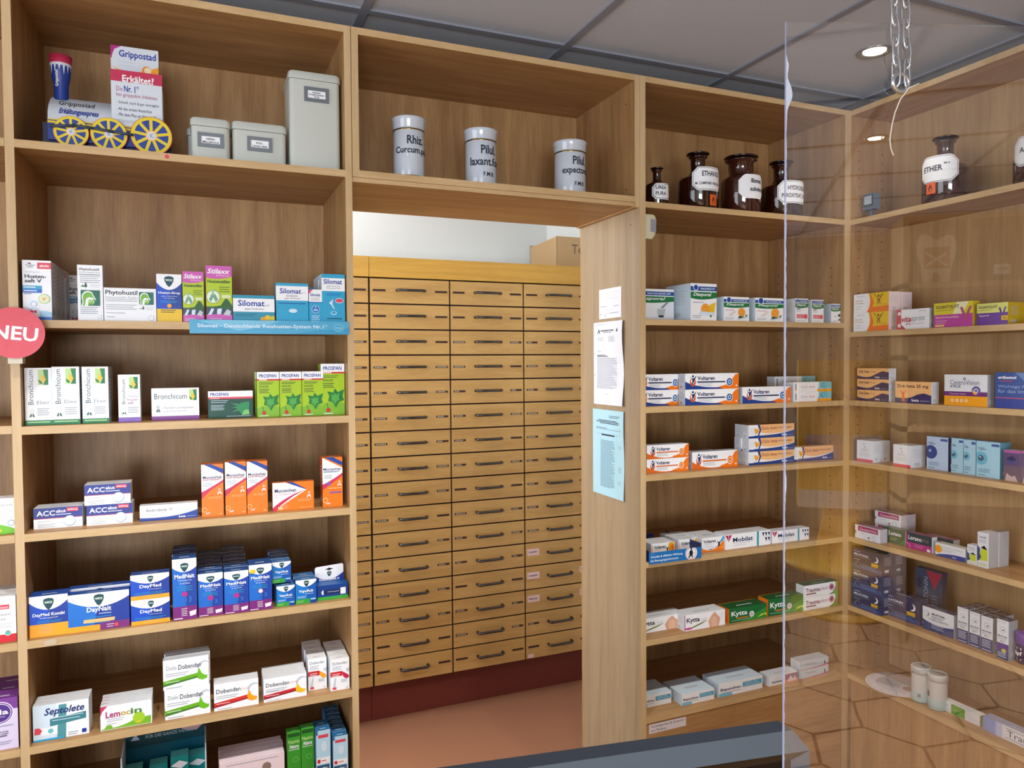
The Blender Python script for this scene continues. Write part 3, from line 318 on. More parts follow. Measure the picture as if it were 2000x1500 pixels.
D_('lorp', '#B83284', 'w', '#8E5A7A', [('R', 0, .4, 1, 1, '#20424A'), ('R', 0, 0, .06, 1, '#B83284'), ('T', 'Lorano', .1, .56, .52, .28, 'W', 'b'), ('T', 'Pro', .66, .56, .22, .22, '#8E6A7E', 'b'), ('L', .35, .28, .7, 2, .12, 'P'), ('R', .82, .03, .95, .2, 'w'), ('E', .04, .1, .15, '#D87AB4', .25), ('E', .03, .08, .12, '#B83284', .2)])
D_('heus', 'w', '#C8CCD0', '#D8DAD0', [('E', .1, .55, .12, 'f', .3), ('Q', '#22459A', (0, .05, .4, .4, 1, .35), [(1, 0), (0, 0)]), ('T', 'Heuschnupfen beta Spray', .2, .68, .7, .12, 's'), ('L', .2, .56, .6, 2, .1, '#8A9A3A'), ('T', 'beta', .58, .1, .12, .1, 'W', 'b')])
D_('livo', 'w', '#C4C6CC', 'w', [('T', 'Livocab', .15, .84, .62, .06, '#3A4A6A', 'b'), ('L', .1, .78, .8, 3, .035, 's'), ('P', '#C8D83A', [.1, .3, .3, .5, .6, .55, .9, .5, .9, .2, .1, .2]), ('P', '#2A4A8E', [0, .62, .25, .52, .2, .4, .35, .3, .15, .18, 0, .18]), ('Q', '#2A4A6A', (.3, .55, .6, .68, .9, .52), [(.85, .54), (.6, .64), (.35, .55)]), ('L', .1, .12, .9, 3, .035, '#B8C02A')])
D_('mela', '#28325A', '#3A4268', '#28325A', [('R', 0, 0, 1, .2, '#2E4A86'), ('T', 'MELATONIN', .07, .66, .48, .1, 'A', 'b'), ('L', .07, .85, .28, 1, .05, 'A'), ('L', .07, .6, .6, 1, .04, 's'), ('L', .07, .46, .28, 1, .04, 'L'), ('E', .8, .66, .085, 'W'), ('E', .765, .68, .075, '#28325A'), ('E', .2, .22, .09, '#5A6A7A'), ('E', .21, .22, .06, '#28325A'), ('R', .66, .3, .88, .46, '#D8A82A'), ('L', .32, .25, .85, 3, .08, '#8EA2CC')])
D_('melv', '#264A6E', '#1E3458', '#264A6E', [('T', 'MELATONIN', .32, .1, .16, .75, '#A8BCD0', 'v'), ('P', '#B42A4E', [.4, .98, 1, .98, .72, .62]), ('L', .62, .5, .85, 5, .06, '#7A94B4'), ('R', .08, .6, .22, .8, '#1A2C4E')])
D_('meins', 'w', '#B8C0CC', '#2A3A64', [('Q', '#24457E', (0, .45, .4, .22, 1, .42), [(1, 0), (0, 0)]), ('E', .14, .7, .09, 's'), ('E', .14, .7, .08, 'w'), ('E', .16, .7, .05, '#46567A'), ('E', .14, .71, .045, 'w'), ('T', 'MELATONIN', .3, .72, .42, .09, 'k', 'b'), ('T', 'EINSCHLAF-', .3, .6, .38, .08, 's', 'b'), ('T', 'SCHMELZTABLETTEN', .2, .49, .64, .07, 's', 'b'), ('L', .3, .3, .7, 3, .07, 'A')])
D_('mspr', 'w', '#AEB8C0', '#39405A', [('R', 0, 0, 1, .38, '#24457E'), ('T', 'DR. THEISS', .1, .93, .7, .025, 's'), ('E', .5, .75, .24, 's'), ('E', .5, .75, .22, 'w'), ('E', .52, .75, .1, '#46567A'), ('E', .48, .77, .09, 'w'), ('T', 'MELATONIN', .1, .56, .78, .04, '#46567A', 'b'), ('T', 'EINSCHLAF', .14, .5, .7, .035, 's'), ('T', 'SPRAY', .28, .43, .44, .045, 's', 'b'), ('L', .1, .32, .85, 5, .045, 'A'), ('L', .1, .04, .9, 1, .03, 'W')])
D_('msprv', 'w', '#AEB8C0', '#39405A', [('R', 0, 0, 1, .2, '#24457E'), ('R', 0, .2, 1, .4, '#5A3F8E'), ('E', .6, .22, .2, '#C8C84A', .05), ('T', 'DR. THEISS', .1, .93, .7, .025, 's'), ('E', .5, .75, .24, 's'), ('E', .5, .75, .22, 'w'), ('E', .52, .75, .1, '#46567A'), ('E', .48, .77, .09, 'w'), ('T', 'MELATONIN', .1, .56, .78, .04, '#46567A', 'b'), ('T', 'EINSCHLAF', .14, .5, .7, .035, 's'), ('T', 'SPRAY', .28, .43, .44, .045, 's', 'b'), ('L', .1, .15, .85, 3, .045, 'A')])
D_('wele', 'w', '#B8C88A', 'w', [('R', .26, .02, .62, .96, '#5AA82E'), ('L', .3, .5, .56, 1, .06, 'W'), ('E', .12, .62, .05, 'S', .2), ('T', 'WELEDA', .06, .2, .15, .1, 's', 'b'), ('L', .68, .6, .78, 1, .06, 's'), ('L', .7, .4, .9, 2, .1, 'S')])
D_('traume', 'w', 'w', '#9AA2C8', [('R', 0, 0, .16, 1, '#8EA6E0'), ('R', .16, 0, .24, 1, '#BCC8EC'), ('T', 'Traumeel', .3, .3, .5, .42, '#3A4468'), ('R', .28, .82, 1, .85, 'k'), ('R', .28, .16, 1, .19, 'k')])
# far-left unit
D_('soli', 'W', 'w', 'W', [('Q', '#6CBB1E', (0, .3, .5, .32, 1, .12), [(1, 0), (0, 0)]), ('T', 'Soledum', .1, .78, .8, .08, 's'), ('L', .1, .62, .9, 3, .08, 'S'), ('E', .85, .3, .12, '#5AA0C8'), ('E', .85, .3, .095, 'W'), ('E', .5, .1, .05, 'y')])
D_('clas', 'W', 'w', 'W', [('R', 0, 0, 1, .17, 'r'), ('R', .1, .72, .75, .82, 'R'), ('T', 'Meditonsin', .14, .74, .56, .05, 'W'), ('T', 'classic', .1, .58, .7, .07, 's'), ('T', 'active', .1, .48, .5, .06, 's'), ('L', .1, .4, .85, 3, .04, 'S'), ('E', .68, .2, .13, 'W'), ('E', .68, .2, .11, '#5AB8A8'), ('E', .68, .24, .03, 'R')])
D_('isla', '#D8CCE6', '#7A3A94', '#7A3A94', [('R', 0, .78, 1, 1, '#7A3A94'), ('E', .45, .72, .42, 'W'), ('E', .45, .72, .39, '#7A3A94'), ('E', .45, .72, .35, 'W'), ('E', .45, .72, .33, '#4E2A86'), ('T', 'isla', .15, .69, .56, .1, 'W', 'b'), ('T', 'CASSIS', .3, .64, .3, .02, 'P'), ('L', .15, .46, .85, 1, .03, 's'), ('T', 'SCHUTZ', .2, .34, .5, .025, 'k', 'b'), ('T', 'HALS UND', .15, .3, .55, .025, 'k', 'b'), ('T', 'STIMME', .2, .26, .45, .025, 'k', 'b'), ('L', .1, .15, .8, 2, .04, 's')])
_C = {}
def carton_mesh(ty, W, H, D):
    k = (ty, round(W, 3), round(H, 3), round(D, 3))
    if k in _C: return _C[k]
    body, side, top, ops = A[ty]; mb = MB()
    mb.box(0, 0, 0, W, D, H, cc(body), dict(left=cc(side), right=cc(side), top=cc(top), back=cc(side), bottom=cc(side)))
    paint(mb, ops, W, H)
    if D > .025:
        fp = 'S' if PAL.get(side, side) not in ('#C4CAD1',) else 's'
        for fc, X in (('left', 0), ('right', W)):
            paint(mb, [('L', .2, .8, .8, 6, .07, fp), ('R', .25, .1, .6, .22, fp)], D, H, y=0, x0=X, face=fc)
        paint(mb, [('R', .02, .93, .98, .97, side), ('R', .3, .3, .7, .42, fp)], W, D, z0=H, face='top')
    me = bpy.data.meshes.new('medicine_box'); me.from_pydata(mb.v, [], mb.f)
    for m in mb.ms: me.materials.append(m)
    me.polygons.foreach_set('material_index', mb.m); me.update(); _C[k] = me
    return me
SH = dict(A=2.116, B=1.7063, C=1.4604, D=1.2118, E=.9623, F=.7134, G=.4646, g=2.1061, h=1.7348, i=1.4549, j=1.2364, k=.957, l=.7042, m=.4514, H=1.7024)
PX_X = 2.1745   # front plane of the side unit
LV = {2: ['lower of its pair', 'upper of its pair'], 3: ['bottom of its stack', 'middle of its stack', 'top of its stack']}
RK = ['front of its row', 'second in its row', 'third in its row', 'fourth in its row', 'fifth in its row', 'sixth in its row', 'seventh in its row']
USED = {}
def carton(ty, shelf, L, R, T, B, g, D, label, ranks=1, lev=1, group=None, side=False, rz=0, dz=0, gap=.002, jit=.0015, cat='medicine box'):
    z = SH[shelf]+dz; pm = (T+B)/2
    if side:
        if g < 1: xf = PX_X+g
        else:
            a = pr(PX_X, at(L, B, x=PX_X)[1], z)[1]; b = pr(PX_X+.05, at(L, B, x=PX_X)[1], z)[1]; xf = PX_X+.05*g/max(1e-3, abs(a-b))
        y0 = at(L, pm, x=xf)[1]; y1 = at(R, pm, x=xf)[1]; W = y0-y1; y0 = min(y0, -.003); H = at(L, T, x=xf)[2]-at(L, B, x=xf)[2]
        loc = Vector((xf, y0, z)); rot = -math.pi/2; back = Vector((1, 0, 0)); across = Vector((0, -1, 0))
    else:
        x_ = at(L, B, y=0)[0]
        if g < 1: yf = g
        else: yf = .05*g/max(1e-3, abs(pr(x_, 0, z)[1]-pr(x_, .05, z)[1]))
        xa = at(L, pm, y=yf)[0]; xb = at(R, pm, y=yf)[0]; W = xb-xa; H = at(L, T, y=yf)[2]-at(L, B, y=yf)[2]
        loc = Vector((xa, yf, z)); rot = 0; back = Vector((0, 1, 0)); across = Vector((1, 0, 0))
        if L < 1262 < R: xa = XR0+.002; W = xb-xa; loc.x = xa
        lim = (XL0-.8, XL0-TH-.002) if R < 40 else (XL0+.002, XL1-.002) if R < 700 else (XR0+.002, XR1-.002)
        xa += min(0, lim[1]-(xa+W+(.0015 if (ranks > 1 or lev > 1) else 0))); xa += max(0, lim[0]+(.0015 if (ranks > 1 or lev > 1) else 0)-xa); loc.x = xa
    H = max(H, .012); me = carton_mesh(ty, W, H, D)
    multi = ranks > 1 or lev > 1
    for k in range(ranks):
        for j in range(lev):
            o = bpy.data.objects.new('medicine_box', me); COL.objects.link(o)
            jx = random.uniform(-jit, jit) if (j or k) else 0
            o.location = loc+back*(k*(D+gap))+across*jx+Vector((0, 0, j*(H+.0003)+.0004))
            o.rotation_euler = (0, 0, rot+rz)
            s = []
            if lev > 1: s.append(LV[lev][j])
            if ranks > 1: s.append(RK[k])
            lab = ', '.join([label]+s)
            tag(o, lab, cat, group or (GROUP.get(ty) if (multi or USED.get(ty)) else None) or GROUP.get(ty))
    USED[ty] = 1
    return loc, W, H
GROUP = {}
# ------------------------------------------------------------------ the setting
def struct(name, mb, bevel=0):
    o = mb.build(name, bevel=bevel); o['kind'] = 'structure'; return o
mat('ceiling_tile', '#C6CDD8', rough=.95, bump=.25, bscale=180)
mat('ceiling_rail', '#8E929E', rough=.6)
mat('plaster_white', '#EEF1F1', rough=.9, bump=.15, bscale=90)
mat('shop_wall', '#B9B2A6', rough=.9, bump=.1, bscale=70)
mat('hex_tile', '#CFA888', rough=.45, bump=.15, bscale=14)
mat('grout', '#5E4636', rough=.9)
mat('linoleum', '#94654C', rough=.6, bump=.12, bscale=150)
mat('plinth', '#6E2C20', rough=.7)
# tiled shop floor: hexagonal tiles on grout
mb = MB(); mb.box(-3.0, -7.0, -.03, 2.46, .395, -.003, 'grout')
r = .245; dx = r*math.sqrt(3); dy = r*1.5; row = 0; y = -7.0+.2
while y < .25:
    x = -3.0+.25+(dx/2 if row % 2 else 0)
    while x < 2.3:
        P = [(x+(r-.009)*math.cos(math.radians(60*k+30)), y+(r-.009)*math.sin(math.radians(60*k+30))) for k in range(6)]
        if all(-2.99 < a < 2.44 and b < .39 for a, b in P):
            mb.add([(a, b, -.003) for a, b in P]+[(a, b, 0) for a, b in P], [tuple(range(6, 12))]+[(k, (k+1) % 6, (k+1) % 6+6, k+6) for k in range(6)], 'hex_tile')
        x += dx
    y += dy; row += 1
struct('floor', mb)
mb = MB(); mb.box(-1.2, .395, -.03, 2.46, 2.0, 0, 'linoleum'); struct('floor_back', mb)
mb = MB(); mb.box(-3.05, -7.05, 2.58, 2.5, 2.0, 2.62, 'ceiling_tile'); struct('ceiling', mb)
n = 0
for k in range(-5, 4):
    x = .435+.625*k
    if -3 < x < 2.42: n += 1; mb = MB(); mb.box(x-.012, -7.0, 2.574, x+.012, 1.94, 2.5805, 'ceiling_rail'); struct('trim_%d' % n, mb)
for k in range(-11, 3):
    yy = .07+.625*k
    if -7 < yy < 1.94: n += 1; mb = MB(); mb.box(-3, yy-.012, 2.5745, 2.42, yy+.012, 2.5803, 'ceiling_rail'); struct('trim_%d' % n, mb)
mb = MB(); mb.box(-1.2, 1.9, 0, 1.92, 1.95, 2.58, 'plaster_white'); struct('wall_back', mb)
mb = MB(); mb.box(1.87, .47, 0, 1.92, 1.9, 2.58, 'plaster_white'); struct('wall_back_right', mb)
mb = MB(); mb.box(-1.2, .47, 0, -1.15, 1.9, 2.58, 'plaster_white'); struct('wall_back_left', mb)
mb = MB(); mb.box(-3.0, .412, 0, .383, .47, 2.58, 'plaster_white'); struct('wall_front_left', mb)
mb = MB(); mb.box(1.37, .412, 0, 2.46, .47, 2.58, 'plaster_white'); struct('wall_front_right', mb)
mb = MB(); mb.box(.383, .412, 2.13, 1.31, .47, 2.58, 'plaster_white'); struct('wall_front_lintel', mb)
mb = MB(); mb.box(2.40, -7.0, 0, 2.46, .412, 2.58, 'shop_wall'); struct('wall_right', mb)
# window wall behind the counter and glazed side wall, both left of the shop's display corner
mb = MB(); mb.box(-3.0, -7.05, 0, -2.7, -6.99, 2.58, 'shop_wall'); mb.box(0, -7.05, 0, 2.46, -6.99, 2.58, 'shop_wall')
mb.box(-2.7, -7.05, 0, 0, -6.99, .25, 'shop_wall'); mb.box(-2.7, -7.05, 2.45, 0, -6.99, 2.58, 'shop_wall'); struct('wall_rear', mb)
mb = MB(); mb.box(-3.05, -7.0, 0, -2.99, -3.1, 2.58, 'shop_wall'); mb.box(-3.05, -.6, 0, -2.99, .412, 2.58, 'shop_wall')
mb.box(-3.05, -3.1, 0, -2.99, -.6, .4, 'shop_wall'); mb.box(-3.05, -3.1, 2.4, -2.99, -.6, 2.58, 'shop_wall'); struct('wall_left', mb)
mat('window_frame_white', '#C9CCCE', rough=.4)
def glass_thin(key, ior, tint=(1, 1, 1, 1)):
    m = bpy.data.materials.new(key); m.use_nodes = True; nt = m.node_tree; nt.nodes.clear()
    o = nt.nodes.new('ShaderNodeOutputMaterial'); mx = nt.nodes.new('ShaderNodeMixShader'); tr = nt.nodes.new('ShaderNodeBsdfTransparent'); gl = nt.nodes.new('ShaderNodeBsdfGlossy')
    fr = nt.nodes.new('ShaderNodeFresnel'); fr.inputs['IOR'].default_value = ior; tr.inputs['Color'].default_value = tint; gl.inputs['Roughness'].default_value = .004
    nt.links.new(fr.outputs[0], mx.inputs[0]); nt.links.new(tr.outputs[0], mx.inputs[1]); nt.links.new(gl.outputs[0], mx.inputs[2]); nt.links.new(mx.outputs[0], o.inputs[0])
    MATS[key] = m
glass_thin('acrylic_face', 2.1); glass_thin('window_glass', 1.5)
for i_, (x0, y0, x1, y1) in enumerate([(-2.7, -7.02, 0, -7.02), (-3.02, -3.1, -3.02, -.6)]):
    m_ = MB(); z0, z1 = (.25, 2.45) if i_ == 0 else (.4, 2.4)
    if i_ == 0:
        for x in (-2.7, -1.37, -.05): m_.box(x, -7.04, z0, x+.05, -7.0, z1, 'window_frame_white')
        m_.box(-2.65, -7.04, z0, -.05, -7.0, z0+.05, 'window_frame_white'); m_.box(-2.65, -7.04, z1-.05, -.05, -7.0, z1, 'window_frame_white')
    else:
        for y in (-3.1, -1.87, -.65): m_.box(-3.04, y, z0, -3.0, y+.05, z1, 'window_frame_white')
        m_.box(-3.04, -3.05, z0, -3.0, -.65, z0+.05, 'window_frame_white'); m_.box(-3.04, -3.05, z1-.05, -3.0, -.65, z1, 'window_frame_white')
    o = struct('window_%d' % (i_+1), m_)
    g_ = MB()
    if i_ == 0: g_.add([(-2.7, -7.02, z0), (-.0, -7.02, z0), (-.0, -7.02, z1), (-2.7, -7.02, z1)], [(0, 1, 2, 3)], 'window_glass')
    else: g_.add([(-3.02, -3.1, z0), (-3.02, -.6, z0), (-3.02, -.6, z1), (-3.02, -3.1, z1)], [(0, 1, 2, 3)], 'window_glass')
    g_.build('pane', o)
# ------------------------------------------------------------------ shelving
TH = .0185; DEP = .39; ZT = 2.497
mat('peg_hole', '#2A1A12', rough=.9)
def bcube(parent, name, x0, y0, z0, x1, y1, z1, m, ms=None, bev=0):
    b = MB(); b.box(x0, y0, z0, x1, y1, z1, m, ms); return b.build(name, parent, bevel=bev)
def side_panel(parent, x0, x1, z0, z1, y1=DEP, holes=None, face=None, y0=0, hz=(0, 0), vm='veneer_vertical'):
    b = MB(); b.box(x0, y0, z0, x1, y1, z1, vm, dict(front='beech_upright'))
    if holes:
        X = x0-.0004 if face == 'left' else x1+.0004
        for y in holes:
            z = hz[0]
            while z < hz[1]:
                b.add([(X, y+.0028*math.cos(a*math.pi/3), z+.0028*math.sin(a*math.pi/3)) for a in range(6)], [tuple(range(6))], 'peg_hole'); z += hz[2] if len(hz) > 2 else .032
    return b.build('side_panel', parent)
def shelf_board(parent, x0, x1, ztop, y0=0, y1=DEP, th=TH):
    return bcube(parent, 'shelf', x0, y0, ztop-th, x1, y1, ztop, 'veneer_horizontal', dict(front='beech_lip'))
def unit(name, label, x0, x1, zs, zb=0.0, left=True, right=True):
    u = empty(name, label, 'shelving', ((x0+x1)/2, 0, 0), group='wall shelving units'); kids = []
    return u
def finish(u):
    L = u.location.copy()
    for c in u.children: c.location = c.location-L
    bpy.context.view_layer.update()
    return u
# main left unit
XL0, XL1 = -.3808, .3652
u = empty('shelving_unit', 'tall beech shelving unit left of the doorway, filled with cough and cold boxes', 'shelving', group='built-in beech shelving units')
side_panel(u, XL0-TH, XL0, 0, ZT); side_panel(u, XL1, .383, 0, ZT)
bcube(u, 'back_panel', XL0-TH, DEP, .06, .383, DEP+.008, ZT, 'veneer_vertical')
bcube(u, 'top_panel', XL0, 0, ZT-TH, XL1, DEP, ZT, 'veneer_horizontal', dict(front='beech_lip'))
for k in 'ABCDEFG': shelf_board(u, XL0, XL1, SH[k], y0=.0 if k != 'A' else 0, y1=DEP)
shelf_board(u, XL0, XL1, .2)
# far-left unit, only its right edge in view
u = empty('shelving_unit', 'beech shelving unit cut off by the left picture edge', 'shelving', group='built-in beech shelving units')
side_panel(u, XL0-2*TH-.746-TH, XL0-TH-.746-TH, 0, ZT)
bcube(u, 'back_panel', XL0-2*TH-.746, DEP, .06, XL0-TH-.0005, DEP+.008, ZT, 'veneer_vertical')
bcube(u, 'top_panel', XL0-2*TH-.746, 0, ZT-TH, XL0-TH-.0005, DEP, ZT, 'veneer_horizontal', dict(front='beech_lip'))
for k in 'ABCDEFG': shelf_board(u, XL0-2*TH-.746, XL0-TH-.0005, SH[k]+(.003 if k == 'C' else 0))
# bridge over the doorway
XB0, XB1 = .3845, 1.2835
u = empty('bridge_shelf', 'open beech box shelf spanning above the doorway with three white jars', 'shelving')
side_panel(u, XB0, XB0+.0185, 2.1005, ZT); side_panel(u, XB1-.0185, XB1, 2.085, ZT, holes=(.05, ), face='left', hz=(2.15, 2.5, .27))
bcube(u, 'back_panel', XB0, DEP, 2.1, XB1, DEP+.008, ZT, 'veneer_vertical')
bcube(u, 'top_panel', XB0+.0185, 0, ZT-TH, XB1-.0185, DEP, ZT, 'veneer_horizontal', dict(front='beech_lip'))
bcube(u, 'shelf', XB0+.0185, 0, 2.1005, XB1-.0185, DEP, 2.1187, 'veneer_horizontal', dict(front='beech_lip'))
bcube(u, 'underside_board', XB0, .004, 2.088, XB1, DEP, 2.1003, 'veneer_horizontal', dict(front='beech_lip'))
# right unit
XR0, XR1 = 1.3045, 2.1464
u = empty('shelving_unit', 'tall beech shelving unit right of the doorway, with amber bottles on top', 'shelving', group='built-in beech shelving units')
side_panel(u, 1.2842, XR0, 0, ZT, holes=(.055, ), face='left', hz=(2.04, 2.06), vm='veneer_jamb_daylit'); side_panel(u, XR1, 2.168, 0, ZT, holes=(.06, .33), face='left', hz=(.5, 1.95))
bcube(u, 'back_panel', 1.2842, DEP, .06, 2.168, DEP+.008, ZT, 'veneer_vertical')
bcube(u, 'top_panel', XR0, 0, ZT-TH, XR1, DEP, ZT, 'veneer_horizontal', dict(front='beech_lip'))
for k in 'ghijklm': shelf_board(u, XR0, XR1, SH[k])
b = MB(); b.box(XR0+.001, .003, .05, XR1-.002, .021, SH['m']-TH-.002, 'veneer_horizontal'); b.build('cupboard_door', u)
# side unit, standing along the right wall
u = empty('shelving_unit', 'beech shelving unit along the right wall behind the clear screen', 'shelving', group='built-in beech shelving units')
YE = -1.35; XD = 2.385; YC = .0
b = MB(); b.box(PX_X, YC, 0, XD, YC+.02, ZT, 'veneer_vertical', dict(left='beech_upright'))
for x in (2.215, 2.33):
    z = .5
    while z < 2.36:
        if abs(z-1.72) > .03: b.add([(x+.0028*math.cos(a*math.pi/3), YC-.0004, z+.0028*math.sin(a*math.pi/3)) for a in range(6)], [tuple(range(6))], 'peg_hole')
        z += .032
b.build('side_panel', u)
b = MB(); b.box(PX_X, YE-.02, 0, XD, YE, ZT, 'veneer_vertical', dict(left='beech_upright')); b.build('side_panel', u)
bcube(u, 'back_panel', XD, YE-.02, .06, XD+.008, YC+.02, ZT, 'veneer_pale')
bcube(u, 'top_panel', PX_X, YE, ZT-TH, XD, YC, ZT, 'veneer_along_depth', dict(left='beech_lip'))
wood('beech_lip_side', '#B99868', '#D0B082', (8, 1.2, 8), .4)
for k in 'gHijklm': bcube(u, 'shelf', PX_X, YE, SH[k]-TH, XD, YC, SH[k], 'veneer_along_depth', dict(left='beech_lip_side'))
bcube(u, 'cupboard_door', PX_X+.003, YE+.001, .05, PX_X+.021, YC-.012, SH['m']-TH-.002, 'veneer_vertical')
bcube(u, 'corner_post', 2.1685, .0, 0, PX_X-.0005, .02, ZT, 'beech_upright')
# ------------------------------------------------------------------ apothecary drawer cabinets in the back room
mat('gap_dark', '#230708', rough=.9); mat('bar_metal', '#4E4A4A', rough=.22, metal=.8, spec=.6); mat('slot_dark', '#3B211A', rough=.7); mat('bead_white', '#D9CDB8', rough=.5); mat('card_pink', '#E4C6C8', rough=.8)
YD = 1.211; Z0, Z1 = .173, 1.9747; NR = 16; PH = (Z1-Z0)/NR
def drawer(par, x0, x1, k, l1, l2, cardl=None, seed=0):
    z = Z0+PH*k; g = .0034; b = MB(); b.box(x0+g, YD, z+g, x1-g, YD+.02, z+PH-g, 'drawer_front_wood'); W = x1-x0
    d = b.build('drawer', par, bevel=.0012)
    zc = z+PH*.52; xm = (x0+x1)/2; hw = W*.17; b = MB(); zz = zc+.001; rnd = random.Random(seed)
    b.tube([(xm-hw, YD, zz), (xm-hw, YD-.018, zz), (xm-hw+.008, YD-.027, zz), (xm+hw-.008, YD-.027, zz), (xm+hw, YD-.018, zz), (xm+hw, YD, zz)], .0062, 'bar_metal', 8); b.build('handle', d)
    for side, n in ((0, l1), (1, l2)):
        xs = x0+W*(.04 if side == 0 else .81); ws = W*.155
        b = MB(); b.box(xs, YD-.0012, zc-.0045, xs+ws, YD+.001, zc+.0045, 'slot_dark')
        for q in range(n): b.box(xs+.006+q*.0078, YD-.0018, zc-.0026, xs+.0105+q*.0078, YD-.0008, zc+.0026, 'bead_white')
        for q in range(n): b.box(xs+.0075+q*.0078, YD-.0021, zc-.0014, xs+.009+q*.0078, YD-.0016, zc+.0012, 'slot_dark')
        if side == 1 and cardl in ('Lorazine', 'Nahrin'):
            b = MB(); b.box(xs-.004, YD-.0016, zc-.006, xs+.055, YD+.001, zc+.024, 'card_pink'); paint(b, [('T', 'Sed', .12, .4, .4, .3, 'k', 'b')], .059, .03, y=YD-.0017, x0=xs-.004, z0=zc-.006); b.build('card', d); continue
        if side == 0 and cardl:
            b = MB(); b.box(xs-.004, YD-.0016, zc-.008, xs+.06, YD+.001, zc+.024, 'card_pink')
            b2 = [('T', cardl, .12, .38, .7, .3, 'k', 'b')]; paint(b, b2, .064, .032, y=YD-.0017, x0=xs-.004, z0=zc-.008)
            b.build('card', d); continue
        b.build('name_slot', d)
    return d
c0, c1, c2 = .6816, 1.0492, 1.4146; c3 = c2+.3665
for idx, (a, bx, cols, lab) in enumerate([(c0-.367*2, c0-.001, [(c0-.734, c0-.367), (c0-.367, c0-.001)], 'oak drawer cabinet of the back room, only its right edge showing beside the doorway'),
                                          (c0+.001, c3, [(c0+.001, c1), (c1, c2), (c2, c3)], 'broad oak apothecary cabinet of small drawers behind the doorway, box on top')]):
    cb = empty('drawer_cabinet', lab, 'cabinet', group='apothecary drawer cabinets')
    b = MB(); b.box(a, YD+.008, Z0, bx, 1.72, Z1, 'gap_dark', dict(left='drawer_front_wood', right='drawer_front_wood')); b.build('carcass', cb)
    bcube(cb, 'header', a, YD-.004, Z1+.003, bx, 1.72, 2.066, 'cabinet_header_wood')
    bcube(cb, 'plinth', a, YD+.05, 0.0, bx, 1.7, Z0, 'plinth')
    for ci, (x0, x1) in enumerate(cols):
        for k in range(NR):
            rn = random.Random(idx*100+ci*20+k); t = NR-1-k
            card = {(2, 4): 'Scopolamin', (2, 3): 'Lorazine', (2, 2): 'Nahrin'}.get((ci, k)) if idx == 1 else None
            e_ = t < 2 or (k < 1) or (k == 1 and ci == 0) or rn.random() < .06
            dw = drawer(cb, x0, x1, k, 0 if e_ else rn.randint(3, 6), 0 if e_ or rn.random() < .1 else rn.randint(3, 6), card, seed=k)
            if idx == 1 and (ci, k) == (2, 0): b = MB(); b.box(x0+.012, YD-.0012, Z0+.008, x0+.042, YD+.001, Z0+.024, 'card_pink'); b.build('card', dw)
# cardboard box on the cabinet
mat('cardboard', '#C7A67C', rough=.85, bump=.1, bscale=40); mat('cardboard_shade', '#B28F66', rough=.9)
bf = 1.36; xl = at(1088, 490, y=bf)[0]; zt = at(1088, 461, y=bf)[2]; yb_ = at(1019, 495, x=xl)[1]
cbx = empty('cardboard_box', 'open brown cardboard box on top of the drawer cabinet', 'box', (xl, bf, 2.0665))
b = MB(); H = zt-2.0665; W = .3; Dp = min(.33, max(.2, yb_-bf)); t = .004
b.box(0, 0, 0, W, Dp, t, 'cardboard'); b.box(0, 0, t, W, t, H, 'cardboard'); b.box(0, Dp-t, t, W, Dp, H, 'cardboard'); b.box(W-t, t, t, W, Dp-t, H, 'cardboard')
b.add([(0, 0, t), (t, t, t), (t, Dp-t, t), (0, Dp, t), (0, 0, H), (t, t, H), (t, Dp-t, H*.93), (0, Dp, H*.93)], [(0, 4, 7, 3), (1, 2, 6, 5), (4, 5, 6, 7)], 'cardboard')
paint(b, [('T', 'Tee', .28, .5, .3, .28, '#6A5040')], W, H); b.build('carton', cbx)
# ------------------------------------------------------------------ cream tins
mat('cream_enamel', '#C3C7BE', rough=.3, coat=.3); mat('label_frame', '#7C8288', rough=.4, metal=.6); mat('tin_gap', '#4A4A44', rough=.8)
def rrect(x0, y0, x1, y1, r, n=5):
    P = []
    for cx, cy, a in ((x1-r, y1-r, 0), (x0+r, y1-r, 90), (x0+r, y0+r, 180), (x1-r, y0+r, 270)):
        for k in range(n+1): t = math.radians(a+90*k/n); P.append((cx+r*math.cos(t), cy+r*math.sin(t)))
    return P
def loft(b, rings, m):
    n = len(rings[0][0]); vs = []; fs = []
    for P, z in rings: vs += [(x, y, z) for x, y in P]
    for j in range(len(rings)-1):
        for i in range(n): k = (i+1) % n; fs.append((j*n+i, j*n+k, (j+1)*n+k, (j+1)*n+i))
    b.add(vs, fs, m, True); b.add(vs[:n], [tuple(range(n-1, -1, -1))], m); b.add(vs[-n:], [tuple(range(n))], m)
